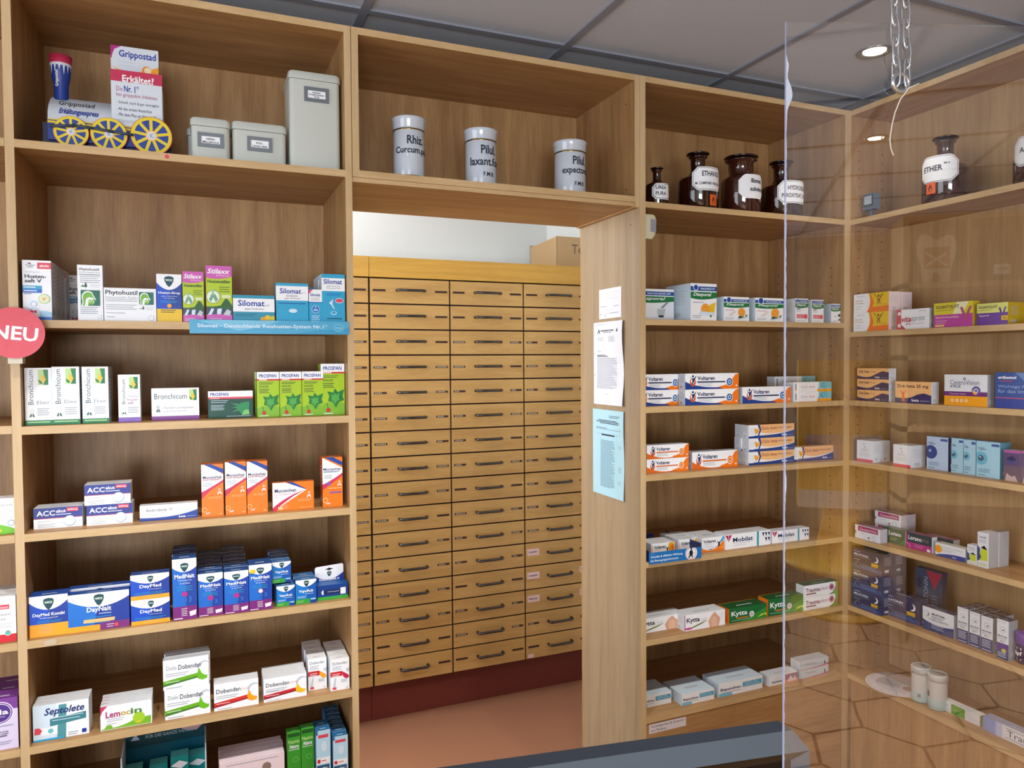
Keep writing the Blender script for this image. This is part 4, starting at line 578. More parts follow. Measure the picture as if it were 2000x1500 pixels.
def tin(L, R, T, yf, D, label, txt, fx, fz, lw, lh):
    xa = at(L, T, y=yf)[0]; xb = at(R, T, y=yf)[0]; z = SH['A']; H = at(L, T, y=yf)[2]-z; W = xb-xa
    t = empty('storage_tin', label, 'tin', (xa, yf, z), group='cream herb tins on the top shelf')
    b = MB(); r = .012; loft(b, [(rrect(.002, .002, W-.002, D-.002, r), .0004), (rrect(.001, .001, W-.001, D-.001, r), .01), (rrect(.001, .001, W-.001, D-.001, r), H-.022)], 'cream_enamel'); b.build('body', t)
    b = MB(); loft(b, [(rrect(.003, .003, W-.003, D-.003, r), H-.0235), (rrect(.003, .003, W-.003, D-.003, r), H-.021)], 'tin_gap')
    loft(b, [(rrect(-.001, -.001, W+.001, D+.001, r), H-.021), (rrect(-.001, -.001, W+.001, D+.001, r), H-.005), (rrect(.003, .003, W-.003, D-.003, r), H)], 'cream_enamel'); b.build('lid', t)
    if txt:
        cx = W*fx; cz = H*fz; b = MB(); o_ = [(cx-lw/2, cz-lh/2, cx+lw/2, cz+lh/2)]; f = .009
        for q in ((cx-lw/2, cz-lh/2, cx+lw/2, cz-lh/2+f), (cx-lw/2, cz+lh/2-f, cx+lw/2, cz+lh/2), (cx-lw/2, cz-lh/2+f, cx-lw/2+f, cz+lh/2-f), (cx+lw/2-f, cz-lh/2+f, cx+lw/2, cz+lh/2-f)): b.box(q[0], -.003, q[1], q[2], .002, q[3], 'label_frame')
        for sx in (-1, 1):
            for sz in (-1, 1): b.lathe([(0, 0), (.002, 0), (.0015, .001), (0, .0015)], 'bar_metal', 8, c=(0, 0)) if False else None
        fr = b.build('label_holder', t)
        b = MB(); b.box(cx-lw/2+f, -.0012, cz-lh/2+f, cx+lw/2-f, .0015, cz+lh/2-f, 'W'); n = len(txt); ops = []
        for i, s_ in enumerate(txt): hh = .26 if n < 3 else .2; wd = min(.86, .085*len(s_)+.05); ops.append(('T', s_, .5-wd/2, .9-(i+1)*(.86/n)+.04, wd, hh, 'k', 'b'))
        paint(b, ops, lw-2*f, lh-2*f, y=-.0013, x0=cx-lw/2+f, z0=cz-lh/2+f); b.build('label_card', fr)
    return t
tin(371.5, 449, 226, .035, .085, 'small square cream tin labelled HERBA MILLEFOLII, leftmost labelled tin', ['HERBA', 'MILLEFOLII'], .5, .48, .062, .036)
tin(452.5, 559, 234, .04, .1, 'low wide cream tin labelled FOL. UVAE URSI between its two neighbours', ['FOL.', 'UVAE URSI'], .5, .5, .062, .037)
tin(563.5, 664, 134, .03, .13, 'tall cream tin labelled HERBA PULMONARIAE, tallest on the top shelf', ['HERBA', 'PULMONARIAE', 'TIS'], .53, .77, .064, .038)
tin(365, 441, 247, .15, .09, 'cream tin hidden behind the small square one, only its left edge showing', None, 0, 0, 0, 0)
# ------------------------------------------------------------------ porcelain jars and amber bottles
mat('porcelain', '#C6CDD6', rough=.12, coat=.6); mat('gold_line', '#8A6A2E', rough=.25, metal=.9); mat('jar_ink', '#101A30', rough=.5)
def wrapf(R, zo):  # wraps a flat x,z drawing (origin at centre) round a cylinder facing -y
    return lambda x, z, e: ((R+e)*math.sin(x/R), -(R+e)*math.cos(x/R), zo+z)
def jar(L, R, T, yf, lines, label):
    cx = (L+R)/2; p = at(cx, T+5, y=yf); rad = (at(R, T, y=yf)[0]-at(L, T, y=yf)[0])/2*.93; z = 2.1187; H = at(cx, T+2, y=yf+rad)[2]-z
    j = empty('apothecary_jar', label, 'jar', (p[0], yf+rad*.3, z+.0004), .12, group='white porcelain jars above the doorway')
    b = MB(); b.lathe([(0, 0), (rad*.9, 0), (rad*.93, .004), (rad*.93, H*.79), (rad*.9, H*.8)], 'porcelain', 40)
    for zz in (H*.03, H*.775): b.lathe([(rad*.935, zz), (rad*.94, zz+.001), (rad*.94, zz+.003), (rad*.935, zz+.004)], 'gold_line', 40)
    wf = wrapf(rad*.945, 0); y = H*.6
    for s_, wd, hh in lines:
        paint(b, [('T', s_, 0, 0, 1, 1, 'jar_ink', 'b')], wd, hh, warp=(lambda x, z, e, w_=wd, y_=y: wf(x-w_/2+.003, z+y_-.01, e))); y -= hh*1.28
    b.build('body', j)
    b = MB(); b.lathe([(0, H*.79), (rad*.9, H*.8), (rad*.94, H*.82), (rad*.97, H*.93), (rad*1.03, H*.97), (rad*1.0, H*.99), (rad*.9, H), (0, H)], 'porcelain', 40); b.build('lid', j)
jar(766, 835, 240, .06, [('Rhiz.', .05, .024), ('Curcum.pulv.', .122, .024)], 'white porcelain jar lettered Rhiz. Curcum., leftmost of the three')
jar(909, 975.5, 263, .07, [('Pilul.', .05, .026), ('laxant.fort.', .118, .024), ('F.M.B.', .036, .012)], 'white porcelain jar lettered Pilul. laxant., middle of the three')
jar(1086, 1149.5, 286, .08, [('Pilul.', .048, .026), ('expectorant.', .116, .024), ('F.M.B.', .036, .012)], 'white porcelain jar lettered Pilul. expectorant., rightmost of the three')
mat('amber_glass', '#2A0D08', rough=.08, coat=.8); mat('amber_glass_light', '#3E1A12', rough=.08, coat=.8); mat('stopper_glass', '#1A0A0A', rough=.12, coat=.6); mat('flame_orange', '#E8641E', rough=.5)
def bottle(px, side, dist, Rr, zb, Htot, wide, lines, label, lab=(0, 0, 0, 0), hz=False, face=-1, border=True, glass='amber_glass', shift=0):
    """px = centre pixel; dist = y (or x for side unit) of the axis"""
    if side: yy = at(px, 330, x=dist)[1]; loc = (dist, yy, zb); rz = -math.pi/2
    else: loc = (at(px, 350, y=dist)[0], dist, zb); rz = 0
    t = empty('apothecary_bottle', label, 'bottle', (loc[0], loc[1], loc[2]+.0004), rz+(.36 if side else -.52), 'amber stoppered apothecary bottles')
    nr = Rr*(.62 if wide else .36); hs = Htot*(.56 if wide else .5); hn = Htot*(.72 if wide else .72); b = MB()
    b.lathe([(0, 0), (Rr*.93, 0), (Rr, .006), (Rr, hs), (Rr*.985, hs+.008)]+[(Rr*.96+(nr-Rr*.96)*math.sin(q*math.pi/2)**(1.2 if wide else .8), hs+.01+(hn-hs-.01)*q) for q in (.15, .3, .5, .7, .85)]+[(nr, hn), (nr, Htot*.9), (nr*1.25, Htot*.92), (nr*1.3, Htot*.935), (nr*1.1, Htot*.95), (0, Htot*.95)], glass, 36)
    b.build('body', t)
    b = MB(); k = 1.28 if wide else 1.5
    b.lathe([(0, Htot*.94), (nr*.9, Htot*.945), (nr*.95, Htot*.955), (nr*k, Htot*.97), (nr*(k+.12), Htot*.985), (nr*(k+.05), Htot*.998), (0, Htot)], 'stopper_glass', 32); b.build('stopper', t)
    if lines:
        W, Hl, z0, sh = lab; b = MB(); wf = wrapf(Rr, 0); n = 14; c = Hl*.24
        def plate(W, Hl, c, zc, col, e0):
            pts = []; 
            for i in range(n+1):
                u_ = -W/2+W*i/n; d = max(0, c-min(u_+W/2, W/2-u_)); pts += [wf(u_+sh, zc-Hl/2+d, e0), wf(u_+sh, zc+Hl/2-d, e0)]
            b.add(pts, [(2*i, 2*i+2, 2*i+3, 2*i+1) for i in range(n)], cc(col))
        zc = z0
        # insert exact chamfer columns by making the strip fine
        plate(W, Hl, c, zc, 'W', .0004)
        if border: plate(W-.006, Hl-.006, c*.93, zc, 'k', .0007); plate(W-.009, Hl-.009, c*.88, zc, 'W', .0010)
        for s_, x, zz, wd, hh in lines: paint(b, [('T', s_, 0, 0, 1, 1, 'k', 'b')], wd, hh, warp=(lambda a, q, e, x_=x, z_=zz: wf(a+x_+sh, q+z_+zc, e+.0012)))
        b.build('paper_label', t)
        if hz:
            b = MB(); plate_c = hz; s_ = .032; cxx = plate_c[0]; cz = plate_c[1]
            wq = lambda a, q, e: wf(a+cxx, q+cz, e+.0003)
            paint(b, [('R', 0, 0, 1, 1, 'flame_orange'), ('P', 'K', [.5, .15, .3, .25, .27, .45, .4, .7, .45, .85, .55, .7, .68, .5, .7, .3]), ('P', 'flame_orange', [.5, .22, .42, .3, .45, .45, .52, .5, .58, .35]), ('L', .2, .1, .8, 1, .05, 'K')], s_, s_*1.15, warp=wq); b.build('hazard_sticker', t)
    return t
def br(L, R, y): return (at(R, 370, y=y)[0]-at(L, 370, y=y)[0])/2
def bh(px, T, y, z): return at(px, T, y=y)[2]-z
ZG = SH['g']
bottle(1283, 0, .07, br(1265, 1302, .07), ZG, bh(1283, 329, .07, ZG), False, [('UREA', -.026, .006, .036, .012), ('PURA', -.026, -.013, .036, .012)], 'small amber bottle lettered UREA PURA, leftmost and smallest', (.078, .052, .046, .02), glass='amber_glass')
bottle(1363, 0, .09, br(1331, 1395, .09), ZG, bh(1363, 301, .09, ZG), False, [('ETHANOL', -.03, .008, .075, .017), ('M. CAMPHER VERGÄLLT', -.052, -.02, .104, .011)], 'amber bottle lettered ETHANOL with orange flame sticker, tallest on its shelf', (.125, .078, .1, .035), hz=(.033, .012))
bottle(1447, 0, .09, br(1417, 1478, .09), ZG, bh(1447, 308, .09, ZG), True, [('Bismut.', -.012, .012, .05, .015), ('subnitric.', -.016, -.016, .065, .015)], 'wide-necked amber bottle lettered Bismut. subnitric. beside the screen edge', (.11, .082, .09, .035), border=False, glass='amber_glass_light')
bottle(1526, 0, .09, br(1495, 1558, .09), ZG, bh(1526, 318, .09, ZG), False, [('HYDROGEN.', -.03, .006, .085, .016), ('PEROXYDAT. SOL.', -.05, -.02, .112, .015)], 'amber bottle lettered HYDROGEN. PEROXYDAT. partly behind the clear screen', (.13, .08, .085, .035))
xs = 2.25; re_ = abs(at(1884, 340, x=xs)[1]-at(1809, 340, x=xs)[1])/2
bottle(1846, 1, xs, re_, ZG, at(1846, 270, x=xs)[2]-ZG, False, [('ETHER', -.046, -.006, .062, .018), ('M.S.', .02, .012, .018, .006)], 'amber bottle lettered ETHER with orange flame sticker on the right wall shelf', (.125, .085, .105, -.004), hz=(-.04, .028), glass='amber_glass_light')
bottle(2030, 1, xs, re_*.95, ZG, at(2030, 268, x=xs)[2]-ZG, False, [('AQUA', -.04, -.006, .06, .018)], 'amber bottle at the right picture edge, mostly cut off', (.125, .085, .09, 0), glass='amber_glass_light')
# ------------------------------------------------------------------ cartons on the main left unit
GROUP.update(hust='white and red cough juice boxes', phy1='white and green cough boxes', phy2='white and green cough boxes', sti='lime and pink cough boxes', sil_int='light blue cough boxes', sil_sm='light blue cough boxes', sil_tall='light blue cough boxes', sil_low='light blue cough boxes',
    bron='white leaf-emblem boxes', thym='white leaf-emblem boxes', bronp='white leaf-emblem boxes', prosk='lime green children cough boxes', acc='blue and white tablet boxes', muc='orange cough juice boxes', mucp='orange cough boxes', muck='orange cough boxes',
    daymed='blue and yellow cold boxes', daynait='blue and yellow cold boxes', dmk='blue and yellow cold boxes', medi='blue and purple night syrup boxes', mediy='blue and purple night syrup boxes', vapo='small blue and green ointment boxes', septo='pale blue lozenge boxes', lemo='white and lime lozenge boxes',
    dolo='white and green lozenge boxes', dobo='white and red lozenge boxes', doby='white and red lozenge boxes', dspy='white and red spray boxes', dspr='white and red spray boxes', pink='pale pink boxes', nasn='green nasal spray boxes', nspr='light blue nasal spray boxes',
    dia1='blue and green mineral boxes', dia2='blue and green mineral boxes', dia3='blue and green mineral boxes', diap='blue and green mineral boxes', diam='blue and green mineral boxes', volt='white gel boxes with navy corner', volto='white gel boxes with orange corner', diclox='white and turquoise boxes', dicb='peach and navy gel boxes',
    voltd='small white tablet boxes in the blue tray', mobi='long white gel boxes', kytw='white and pink ointment boxes', kytg='green ointment boxes', traum='white and green ointment boxes', bep='white and light blue ointment boxes', medg='small grey and pink gel boxes',
    vitb='yellow and white vitamin boxes', zink='peach and navy tablet boxes', apo='white red-footed cream boxes', hyloc='pale blue eye drop boxes', hylo='pale blue eye drop boxes', hylw='pale blue eye drop boxes', eye='purple clear-fronted eye packs', canes='white and magenta cream boxes', lorg='green and magenta allergy boxes', lorp='green and magenta allergy boxes', livo='white blue and yellow spray boxes', mela='dark blue sleep boxes', mspr='white and navy sleep spray boxes', msprv='white and navy sleep spray boxes', vig1='yellow topped vitamin boxes', vig2='yellow topped vitamin boxes')
C_ = carton
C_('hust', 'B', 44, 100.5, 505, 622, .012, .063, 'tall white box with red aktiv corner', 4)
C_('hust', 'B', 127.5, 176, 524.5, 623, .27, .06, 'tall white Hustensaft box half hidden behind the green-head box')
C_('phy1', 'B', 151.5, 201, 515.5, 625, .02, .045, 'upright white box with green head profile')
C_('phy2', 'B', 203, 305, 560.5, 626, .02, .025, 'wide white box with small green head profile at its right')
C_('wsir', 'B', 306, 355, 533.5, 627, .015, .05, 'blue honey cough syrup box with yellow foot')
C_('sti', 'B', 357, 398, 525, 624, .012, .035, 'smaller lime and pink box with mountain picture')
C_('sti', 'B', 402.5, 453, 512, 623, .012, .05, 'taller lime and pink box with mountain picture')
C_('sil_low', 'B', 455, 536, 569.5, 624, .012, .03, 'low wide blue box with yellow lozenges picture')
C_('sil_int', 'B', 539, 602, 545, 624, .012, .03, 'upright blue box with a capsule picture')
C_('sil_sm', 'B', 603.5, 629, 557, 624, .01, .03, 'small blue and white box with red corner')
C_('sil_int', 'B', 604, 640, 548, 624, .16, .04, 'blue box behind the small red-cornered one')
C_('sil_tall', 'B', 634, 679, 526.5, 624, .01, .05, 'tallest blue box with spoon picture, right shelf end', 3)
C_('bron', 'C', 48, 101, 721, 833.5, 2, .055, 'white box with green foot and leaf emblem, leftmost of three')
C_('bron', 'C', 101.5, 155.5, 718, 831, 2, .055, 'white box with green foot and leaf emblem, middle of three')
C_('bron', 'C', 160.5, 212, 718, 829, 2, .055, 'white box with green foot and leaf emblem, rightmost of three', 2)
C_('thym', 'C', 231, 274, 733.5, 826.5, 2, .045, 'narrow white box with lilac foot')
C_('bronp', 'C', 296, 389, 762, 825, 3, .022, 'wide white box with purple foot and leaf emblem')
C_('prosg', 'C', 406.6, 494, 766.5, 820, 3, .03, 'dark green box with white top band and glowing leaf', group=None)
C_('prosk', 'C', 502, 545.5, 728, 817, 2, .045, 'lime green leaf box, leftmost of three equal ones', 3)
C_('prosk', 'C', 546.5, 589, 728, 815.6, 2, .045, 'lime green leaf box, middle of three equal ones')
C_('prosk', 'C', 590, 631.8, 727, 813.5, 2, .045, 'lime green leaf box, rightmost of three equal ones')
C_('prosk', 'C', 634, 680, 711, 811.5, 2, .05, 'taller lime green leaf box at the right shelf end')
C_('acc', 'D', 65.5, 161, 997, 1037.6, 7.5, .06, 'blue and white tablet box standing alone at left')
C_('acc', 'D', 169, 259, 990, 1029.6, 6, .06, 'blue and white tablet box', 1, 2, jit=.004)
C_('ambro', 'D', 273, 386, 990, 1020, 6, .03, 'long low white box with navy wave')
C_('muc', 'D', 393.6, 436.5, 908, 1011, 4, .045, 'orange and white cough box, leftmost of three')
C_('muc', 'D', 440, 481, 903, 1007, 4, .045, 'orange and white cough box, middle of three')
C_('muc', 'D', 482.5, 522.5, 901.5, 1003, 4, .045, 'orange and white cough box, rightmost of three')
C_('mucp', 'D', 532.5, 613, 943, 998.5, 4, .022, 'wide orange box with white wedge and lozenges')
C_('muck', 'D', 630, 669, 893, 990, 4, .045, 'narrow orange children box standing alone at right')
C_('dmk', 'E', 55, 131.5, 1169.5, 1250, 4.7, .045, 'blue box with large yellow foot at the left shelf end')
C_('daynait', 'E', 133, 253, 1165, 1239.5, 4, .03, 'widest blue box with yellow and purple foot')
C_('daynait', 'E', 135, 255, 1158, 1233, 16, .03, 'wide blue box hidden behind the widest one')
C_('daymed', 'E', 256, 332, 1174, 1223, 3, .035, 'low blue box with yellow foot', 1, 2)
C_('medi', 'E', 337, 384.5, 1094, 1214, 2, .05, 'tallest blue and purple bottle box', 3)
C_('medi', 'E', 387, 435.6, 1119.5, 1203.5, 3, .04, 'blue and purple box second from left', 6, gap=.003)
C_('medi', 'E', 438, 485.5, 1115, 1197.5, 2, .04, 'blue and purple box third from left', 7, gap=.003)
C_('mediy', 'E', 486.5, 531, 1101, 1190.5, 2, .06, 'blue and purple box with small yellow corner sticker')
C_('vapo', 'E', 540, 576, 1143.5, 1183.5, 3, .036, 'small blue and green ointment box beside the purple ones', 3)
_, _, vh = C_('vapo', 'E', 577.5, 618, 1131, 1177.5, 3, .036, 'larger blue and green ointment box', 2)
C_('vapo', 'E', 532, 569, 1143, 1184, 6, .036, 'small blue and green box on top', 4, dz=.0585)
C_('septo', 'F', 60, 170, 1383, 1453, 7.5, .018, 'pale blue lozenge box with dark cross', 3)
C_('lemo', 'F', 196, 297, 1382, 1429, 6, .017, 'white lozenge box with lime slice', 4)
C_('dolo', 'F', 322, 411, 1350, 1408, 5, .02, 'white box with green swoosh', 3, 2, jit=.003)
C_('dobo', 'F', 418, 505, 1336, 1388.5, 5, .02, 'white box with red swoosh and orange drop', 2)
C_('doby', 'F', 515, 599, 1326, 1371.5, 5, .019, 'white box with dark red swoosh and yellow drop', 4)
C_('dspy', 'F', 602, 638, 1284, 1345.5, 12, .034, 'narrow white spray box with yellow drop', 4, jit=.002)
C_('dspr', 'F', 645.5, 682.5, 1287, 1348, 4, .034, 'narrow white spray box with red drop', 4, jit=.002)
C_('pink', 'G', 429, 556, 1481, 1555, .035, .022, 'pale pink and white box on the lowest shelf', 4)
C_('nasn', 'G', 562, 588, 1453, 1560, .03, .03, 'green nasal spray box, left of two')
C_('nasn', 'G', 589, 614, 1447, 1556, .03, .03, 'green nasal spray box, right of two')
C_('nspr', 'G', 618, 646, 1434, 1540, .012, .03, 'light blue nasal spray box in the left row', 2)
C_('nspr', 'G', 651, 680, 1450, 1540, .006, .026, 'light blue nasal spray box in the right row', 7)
# far-left unit
C_('soli', 'D', -30, 30.5, 974, 1044, 4, .045, 'white and green box at the left picture edge', group='boxes cut by the left picture edge')
C_('clas', 'E', -20, 31.5, 1166, 1256, 4, .05, 'white and red box at the left picture edge', 2, group='boxes cut by the left picture edge')
C_('isla', 'F', -28, 35.5, 1364, 1465, 4, .045, 'purple and white throat box at the left picture edge', 3, group='boxes cut by the left picture edge')
# blister pack with header card
xa = at(620, 1170, y=.02)[0]; xb = at(680, 1170, y=.02)[0]; W = xb-xa
st = empty('inhaler_pack', 'blue and green inhaler stick pack with white hang card, right end of shelf', 'medicine box', (xa, .02, SH['E']+.0004))
b = MB(); b.box(0, 0, 0, W, .04, .04, '#16408C', dict(top='#1558A0')); paint(b, [('R', 0, 0, 1, .22, '#3AA53A'), ('E', .2, .52, .07, 'A', .16), ('R', .2, .36, .75, .68, 'e'), ('T', 'Erkältungsstift', .34, .48, .36, .1, 'A'), ('R', .75, .3, .92, .74, 'W')], W, .04); b.build('box', st)
b = MB(); hh = at(618, 1104, y=.07)[2]-SH['E']; b.prism([(-.002, .0), (W*.93, .0), (W*.95, hh-.012), (W*.9, hh), (.004, hh*.95), (-.002, hh*.9)], .042, .0435, 'n')
paint(b, [('Q', 'W', (0, .66, .5, .35, 1, .72), [(1, .96), (.95, 1), (.04, .95), (0, .9)]), ('P', 'K', [.35, .85, .45, .88, .5, .9, .55, .88, .65, .86, .55, .83, .5, .81, .45, .83])]+wick(.5, .7, .08, 1.0)+[('T', 'Erkältungsstift N', .15, .46, .7, .1, 'W', 'b'), ('R', .15, .38, .8, .43, '#3AA53A')], W*.94, hh, y=.042, x0=0); b.build('hang_card', st)
# shelf talkers
b = MB(); xa = at(370, 636, y=-.004)[0]; zb = at(370, 651, y=-.004)[2]; zt_ = at(372, 623.5, y=-.004)[2]; xb = at(682, 636, y=-.004)[0]; W = xb-xa; H = zt_-zb
b.box(0, .0, 0, W, .0012, H, '#4FA6CC')
paint(b, [('P', '#79BEDC', [.05, .9, .3, .2, .45, .6, .55, .95, .2, 1]), ('P', '#3D98C2', [.6, .0, 1, .0, 1, .5, .8, .3]), ('T', 'Silomat - Deutschlands Reizhusten-System Nr.1*', .045, .36, .81, .36, 'A', 'b'), ('E', .93, .5, .035, '#8CC8E0', .3), ('E', .93, .5, .033, '#4FA6CC', .26), ('T', 'STADA', .906, .42, .05, .14, '#A8D8EC'), ('L', .05, .16, .28, 1, .05, 'a')], W, H)
tag(b.build('shelf_talker', loc=(xa, -.0025, zb)), 'light blue slogan strip clipped on the second shelf edge', 'sign')
# Nasivin counter display on the lowest visible shelf
xa = at(243, 1470, y=.14)[0]; xb = at(400, 1470, y=.14)[0]; W = xb-xa; zt_ = at(243, 1422, y=.14)[2]; H = min(zt_-SH['G'], .225)
dp = empty('product_display', 'dark teal cardboard display reading FÜR DIE GANZE FAMILIE on the lowest shelf', 'display', (xa, .14, SH['G']+.0004))
b = MB(); b.box(0, 0, 0, W, .003, H, 'd'); paint(b, [('P', '#D8A8B0', [.62, 1, .66, .9, .75, .82, .9, .8, .97, .86, 1, 1]), ('P', '#B8C8D8', [.08, .8, .12, .86, .1, .97, .17, .97, .15, .86, .19, .8]), ('T', 'Nasivin', .26, .9, .3, .06, '#5A8AA0', 'b'), ('T', 'FÜR DIE GANZE FAMILIE', .26, .8, .6, .055, '#9AB8C4', 'b'), ('R', 0, 0, 1, .7, '#0C5A70')], W, H); b.build('header_card', dp)
b = MB(); b.box(0, -.1, 0, W+.004, -.098, .05, 'd'); b.box(0, -.098, 0, .003, 0, .16, 'A'); b.box(W+.001, -.098, 0, W+.004, 0, .16, 'A'); b.box(.003, -.098, 0, W+.001, 0, .003, 'd'); b.build('tray', dp)
for k, (fx, hh) in enumerate([(.12, .105), (.42, .1), (.68, .118), (.9, .105)]):
    b = MB(); b.box(0, 0, 0, .042, .035, hh, 't', dict(top='#5AB8B4')); paint(b, [('P', 'W', [0, .8, .5, .9, 1, .82, .6, .72]), ('T', 'Nasivin', .1, .5, .8, .09, 'W', 'b')], .042, hh)
    tag(b.build('medicine_box', loc=(xa+W*fx-.02, .14-.062+(k % 2)*.015, SH['G']+.004)), 'teal nasal spray box in the dark display, %s of four' % ['leftmost', 'second from left', 'third from left', 'rightmost'][k], 'medicine box', 'teal boxes in the display tray')
# red round NEU sign
p = at(28, 650, y=-.03); ns = empty('round_sign', 'round red NEU sign clipped to the left shelf upright', 'sign', (p[0], -.03, p[2]), 0)
b = MB(); rr = .0575; b.prism([(rr*1.04*math.cos(t*math.pi/24), rr*math.sin(t*math.pi/24)) for t in range(48)], -.002, 0, mat('sign_red', '#CE3444', rough=.4))
paint(b, [('T', 'NEU', .14, .36, .76, .27, 'W', 'b')], 2*rr, 2*rr, y=-.002, x0=-rr, z0=-rr); o = b.build('disc', ns); o.rotation_euler = (0, math.radians(6), 0)
b = MB(); b.box(-.014, .001, -rr-.012, .014, .029, -rr+.02, '#C8BFA8'); b.build('clip', ns)
# red sticker dot and white patch on shelf edges
p = at(97, 1257, y=0); b = MB(); b.add([(0, 0, -.006), (.02, 0, -.007), (.026, 0, .002), (.021, 0, .007), (.006, 0, .0065), (-.002, 0, .001)], [(0, 1, 2, 3, 4, 5)], mat('glue_residue', '#C4B29A', rough=.7)); tag(b.build('sticker_remnant', loc=(p[0]-.01, -.0006, SH['E']-.0092)), 'pale torn sticker remnant on a lower shelf edge at left', 'sticker')
b = MB(); p = at(326, 306, y=0); b.prism([(.005*math.cos(t*math.pi/8), .005*math.sin(t*math.pi/8)) for t in range(16)], -.0006, -.0001, 'R'); tag(b.build('sticker', loc=(p[0], 0, p[2])), 'small red dot sticker on the top shelf edge', 'sticker')
# ------------------------------------------------------------------ cardboard display train
yf = .05; zS = SH['A']
def X(px, py=250, y=yf): return at(px, py, y=y)[0]
def Zp(px, py, y=yf): return at(px, py, y=y)[2]
x0 = X(92, 200); tr = empty('display_train', 'blue and white cardboard toy train display with yellow wheels on the top shelf', 'toy train', (x0, yf, zS+.0004))
mat('card_blue', '#1E3C94', rough=.4); mat('card_navy', '#141C48', rough=.5); mat('card_white', '#D3DAE2', rough=.45); mat('card_yellow', '#E2C81E', rough=.5); mat('card_crimson', '#BE2850', rough=.45); mat('card_grey', '#3A4454', rough=.5)
xc = X(218, 230)-x0; xr = X(318, 250)-x0; zr = lambda px, py: Zp(px, py)-zS
zb0 = Zp(92, 177, yf+.02)-zS; zmid = zr(92, 226); Rb = (zb0-zmid)*1.25
b = MB(); b.box(-.012, .012, 0, xr+.015, .13, zmid-.012, 'card_navy'); b.box(.0, .0, .02, xr, .012, zmid-.014, 'card_blue'); b.build('chassis', tr)
b = MB(); n = 14; vs = []
for i in range(n+1):
    a = math.pi*i/n; yy = .065-.065*(abs(math.cos(a))**2.2)*(1 if a < math.pi/2 else -1); zz = zmid-.012+(zb0-zmid+.012)*math.sin(a)**.8; vs += [(0, yy, zz), (xc, yy, zz)]
b.add(vs, [(2*i, 2*i+1, 2*i+3, 2*i+2) for i in range(n)], 'card_white', True); b.add([vs[2*i] for i in range(n+1)], [tuple(range(n+1))], 'card_navy')
b.box(0, -.002, zmid-.016, xr, .0, zmid-.006, 'card_yellow'); b.box(0, -.0025, zmid-.011, xr, -.0015, zmid-.009, 'card_blue')
hb = zb0-zmid
def arc(x, z, e):
    q = min(1, (z+.012)/(hb+.012)); a = math.asin(q**(1/.8)); return (x, .065-.065*(math.cos(a)**2.2)-e-.0012, zmid+z)
paint(b, [('T', 'Erkältungsexpress', .17, .08, .62, .3, 'n', 'bi'), ('T', 'Grippostad', .15, .46, .56, .32, 'k')], xc, hb, warp=arc); b.build('boiler', tr)
b = MB(); zt1 = zr(100, 98); cxp = X(111, 150)-x0; r1 = (X(131, 120)-X(90, 120))/2*1.08; b.lathe([(r1*.66, zb0-.01), (r1*.7, zb0+.03), (r1*.86, (zb0+zt1)/2), (r1*.98, zt1-.018)], 'card_blue', 24, c=(cxp, .06)); b.lathe([(r1*.98, zt1-.018), (r1*1.02, zt1-.012)], 'card_white', 24, c=(cxp, .06)); b.lathe([(r1*1.02, zt1-.012), (r1*1.06, zt1+.008), (r1*.9, zt1+.008), (0, zt1-.004)], 'card_crimson', 24, c=(cxp, .06))
for a_ in range(-6, 7, 2):
    aa = math.radians(a_*12); q = r1*1.0; dz = .012+.012*((a_*7) % 3)/2
    b.add([(cxp+q*math.sin(aa-.12), .06-q*math.cos(aa-.12)-.0003, zt1-.017), (cxp+q*math.sin(aa+.12), .06-q*math.cos(aa+.12)-.0003, zt1-.017), (cxp+q*.985*math.sin(aa), .06-q*.985*math.cos(aa)-.0006, zt1-.018-dz)], [(0, 2, 1)], 'card_white')
v, f = tmesh('Grippostad', 'b'); ch = zt1-.03-(zb0+.02); rw = lambda z_: r1*(.72+.24*(z_-zb0)/(zt1-zb0))+.0012
b.add([(cxp+rw(zb0+.02+ch*a)*math.sin(-.55+.5*(1-bb)), .06-rw(zb0+.02+ch*a)*math.cos(-.55+.5*(1-bb)), zb0+.02+ch*a) for a, bb in v], f, cc('W')); b.build('chimney', tr)
b = MB(); zc1 = zr(218, 135); hh = zc1-zmid; W = xr-xc
b.box(xc, 0, zmid-.005, xr, .09, zc1, 'card_white', dict(left='card_grey')); b.box(xc-.0005, -.0006, zc1-.027, xr+.0005, .0905, zc1+.0005, 'card_crimson')
paint(b, [('T', 'Erkältet?', .22, .79, .62, .13, 'W', 'b')], W, hh, y=-.001, x0=xc, z0=zmid)
paint(b, [('T', 'Die', .1, .61, .12, .09, 'm'), ('T', 'Nr. 1*', .25, .6, .29, .13, 'n', 'b'), ('T', 'bei grippalen Infekten', .1, .49, .8, .09, '#A8486E'), ('T', '- Schnell, stark & gut verträglich', .1, .36, .83, .065, 'k'), ('T', '- Ab den ersten Anzeichen', .1, .25, .68, .055, 'k'), ('T', '- Mit dem Plus an Vitamin C', .1, .14, .76, .06, 'k'), ('R', .1, .06, .72, .066, 's'), ('R', .1, .03, .55, .036, 's')], W, hh, y=-.0001, x0=xc, z0=zmid)
b.build('cab', tr)
b = MB(); z2 = zr(213, 76); x2 = X(213, 100)-x0; x3 = X(308, 120)-x0; W2 = x3-x2; H2 = z2-zc1+.02
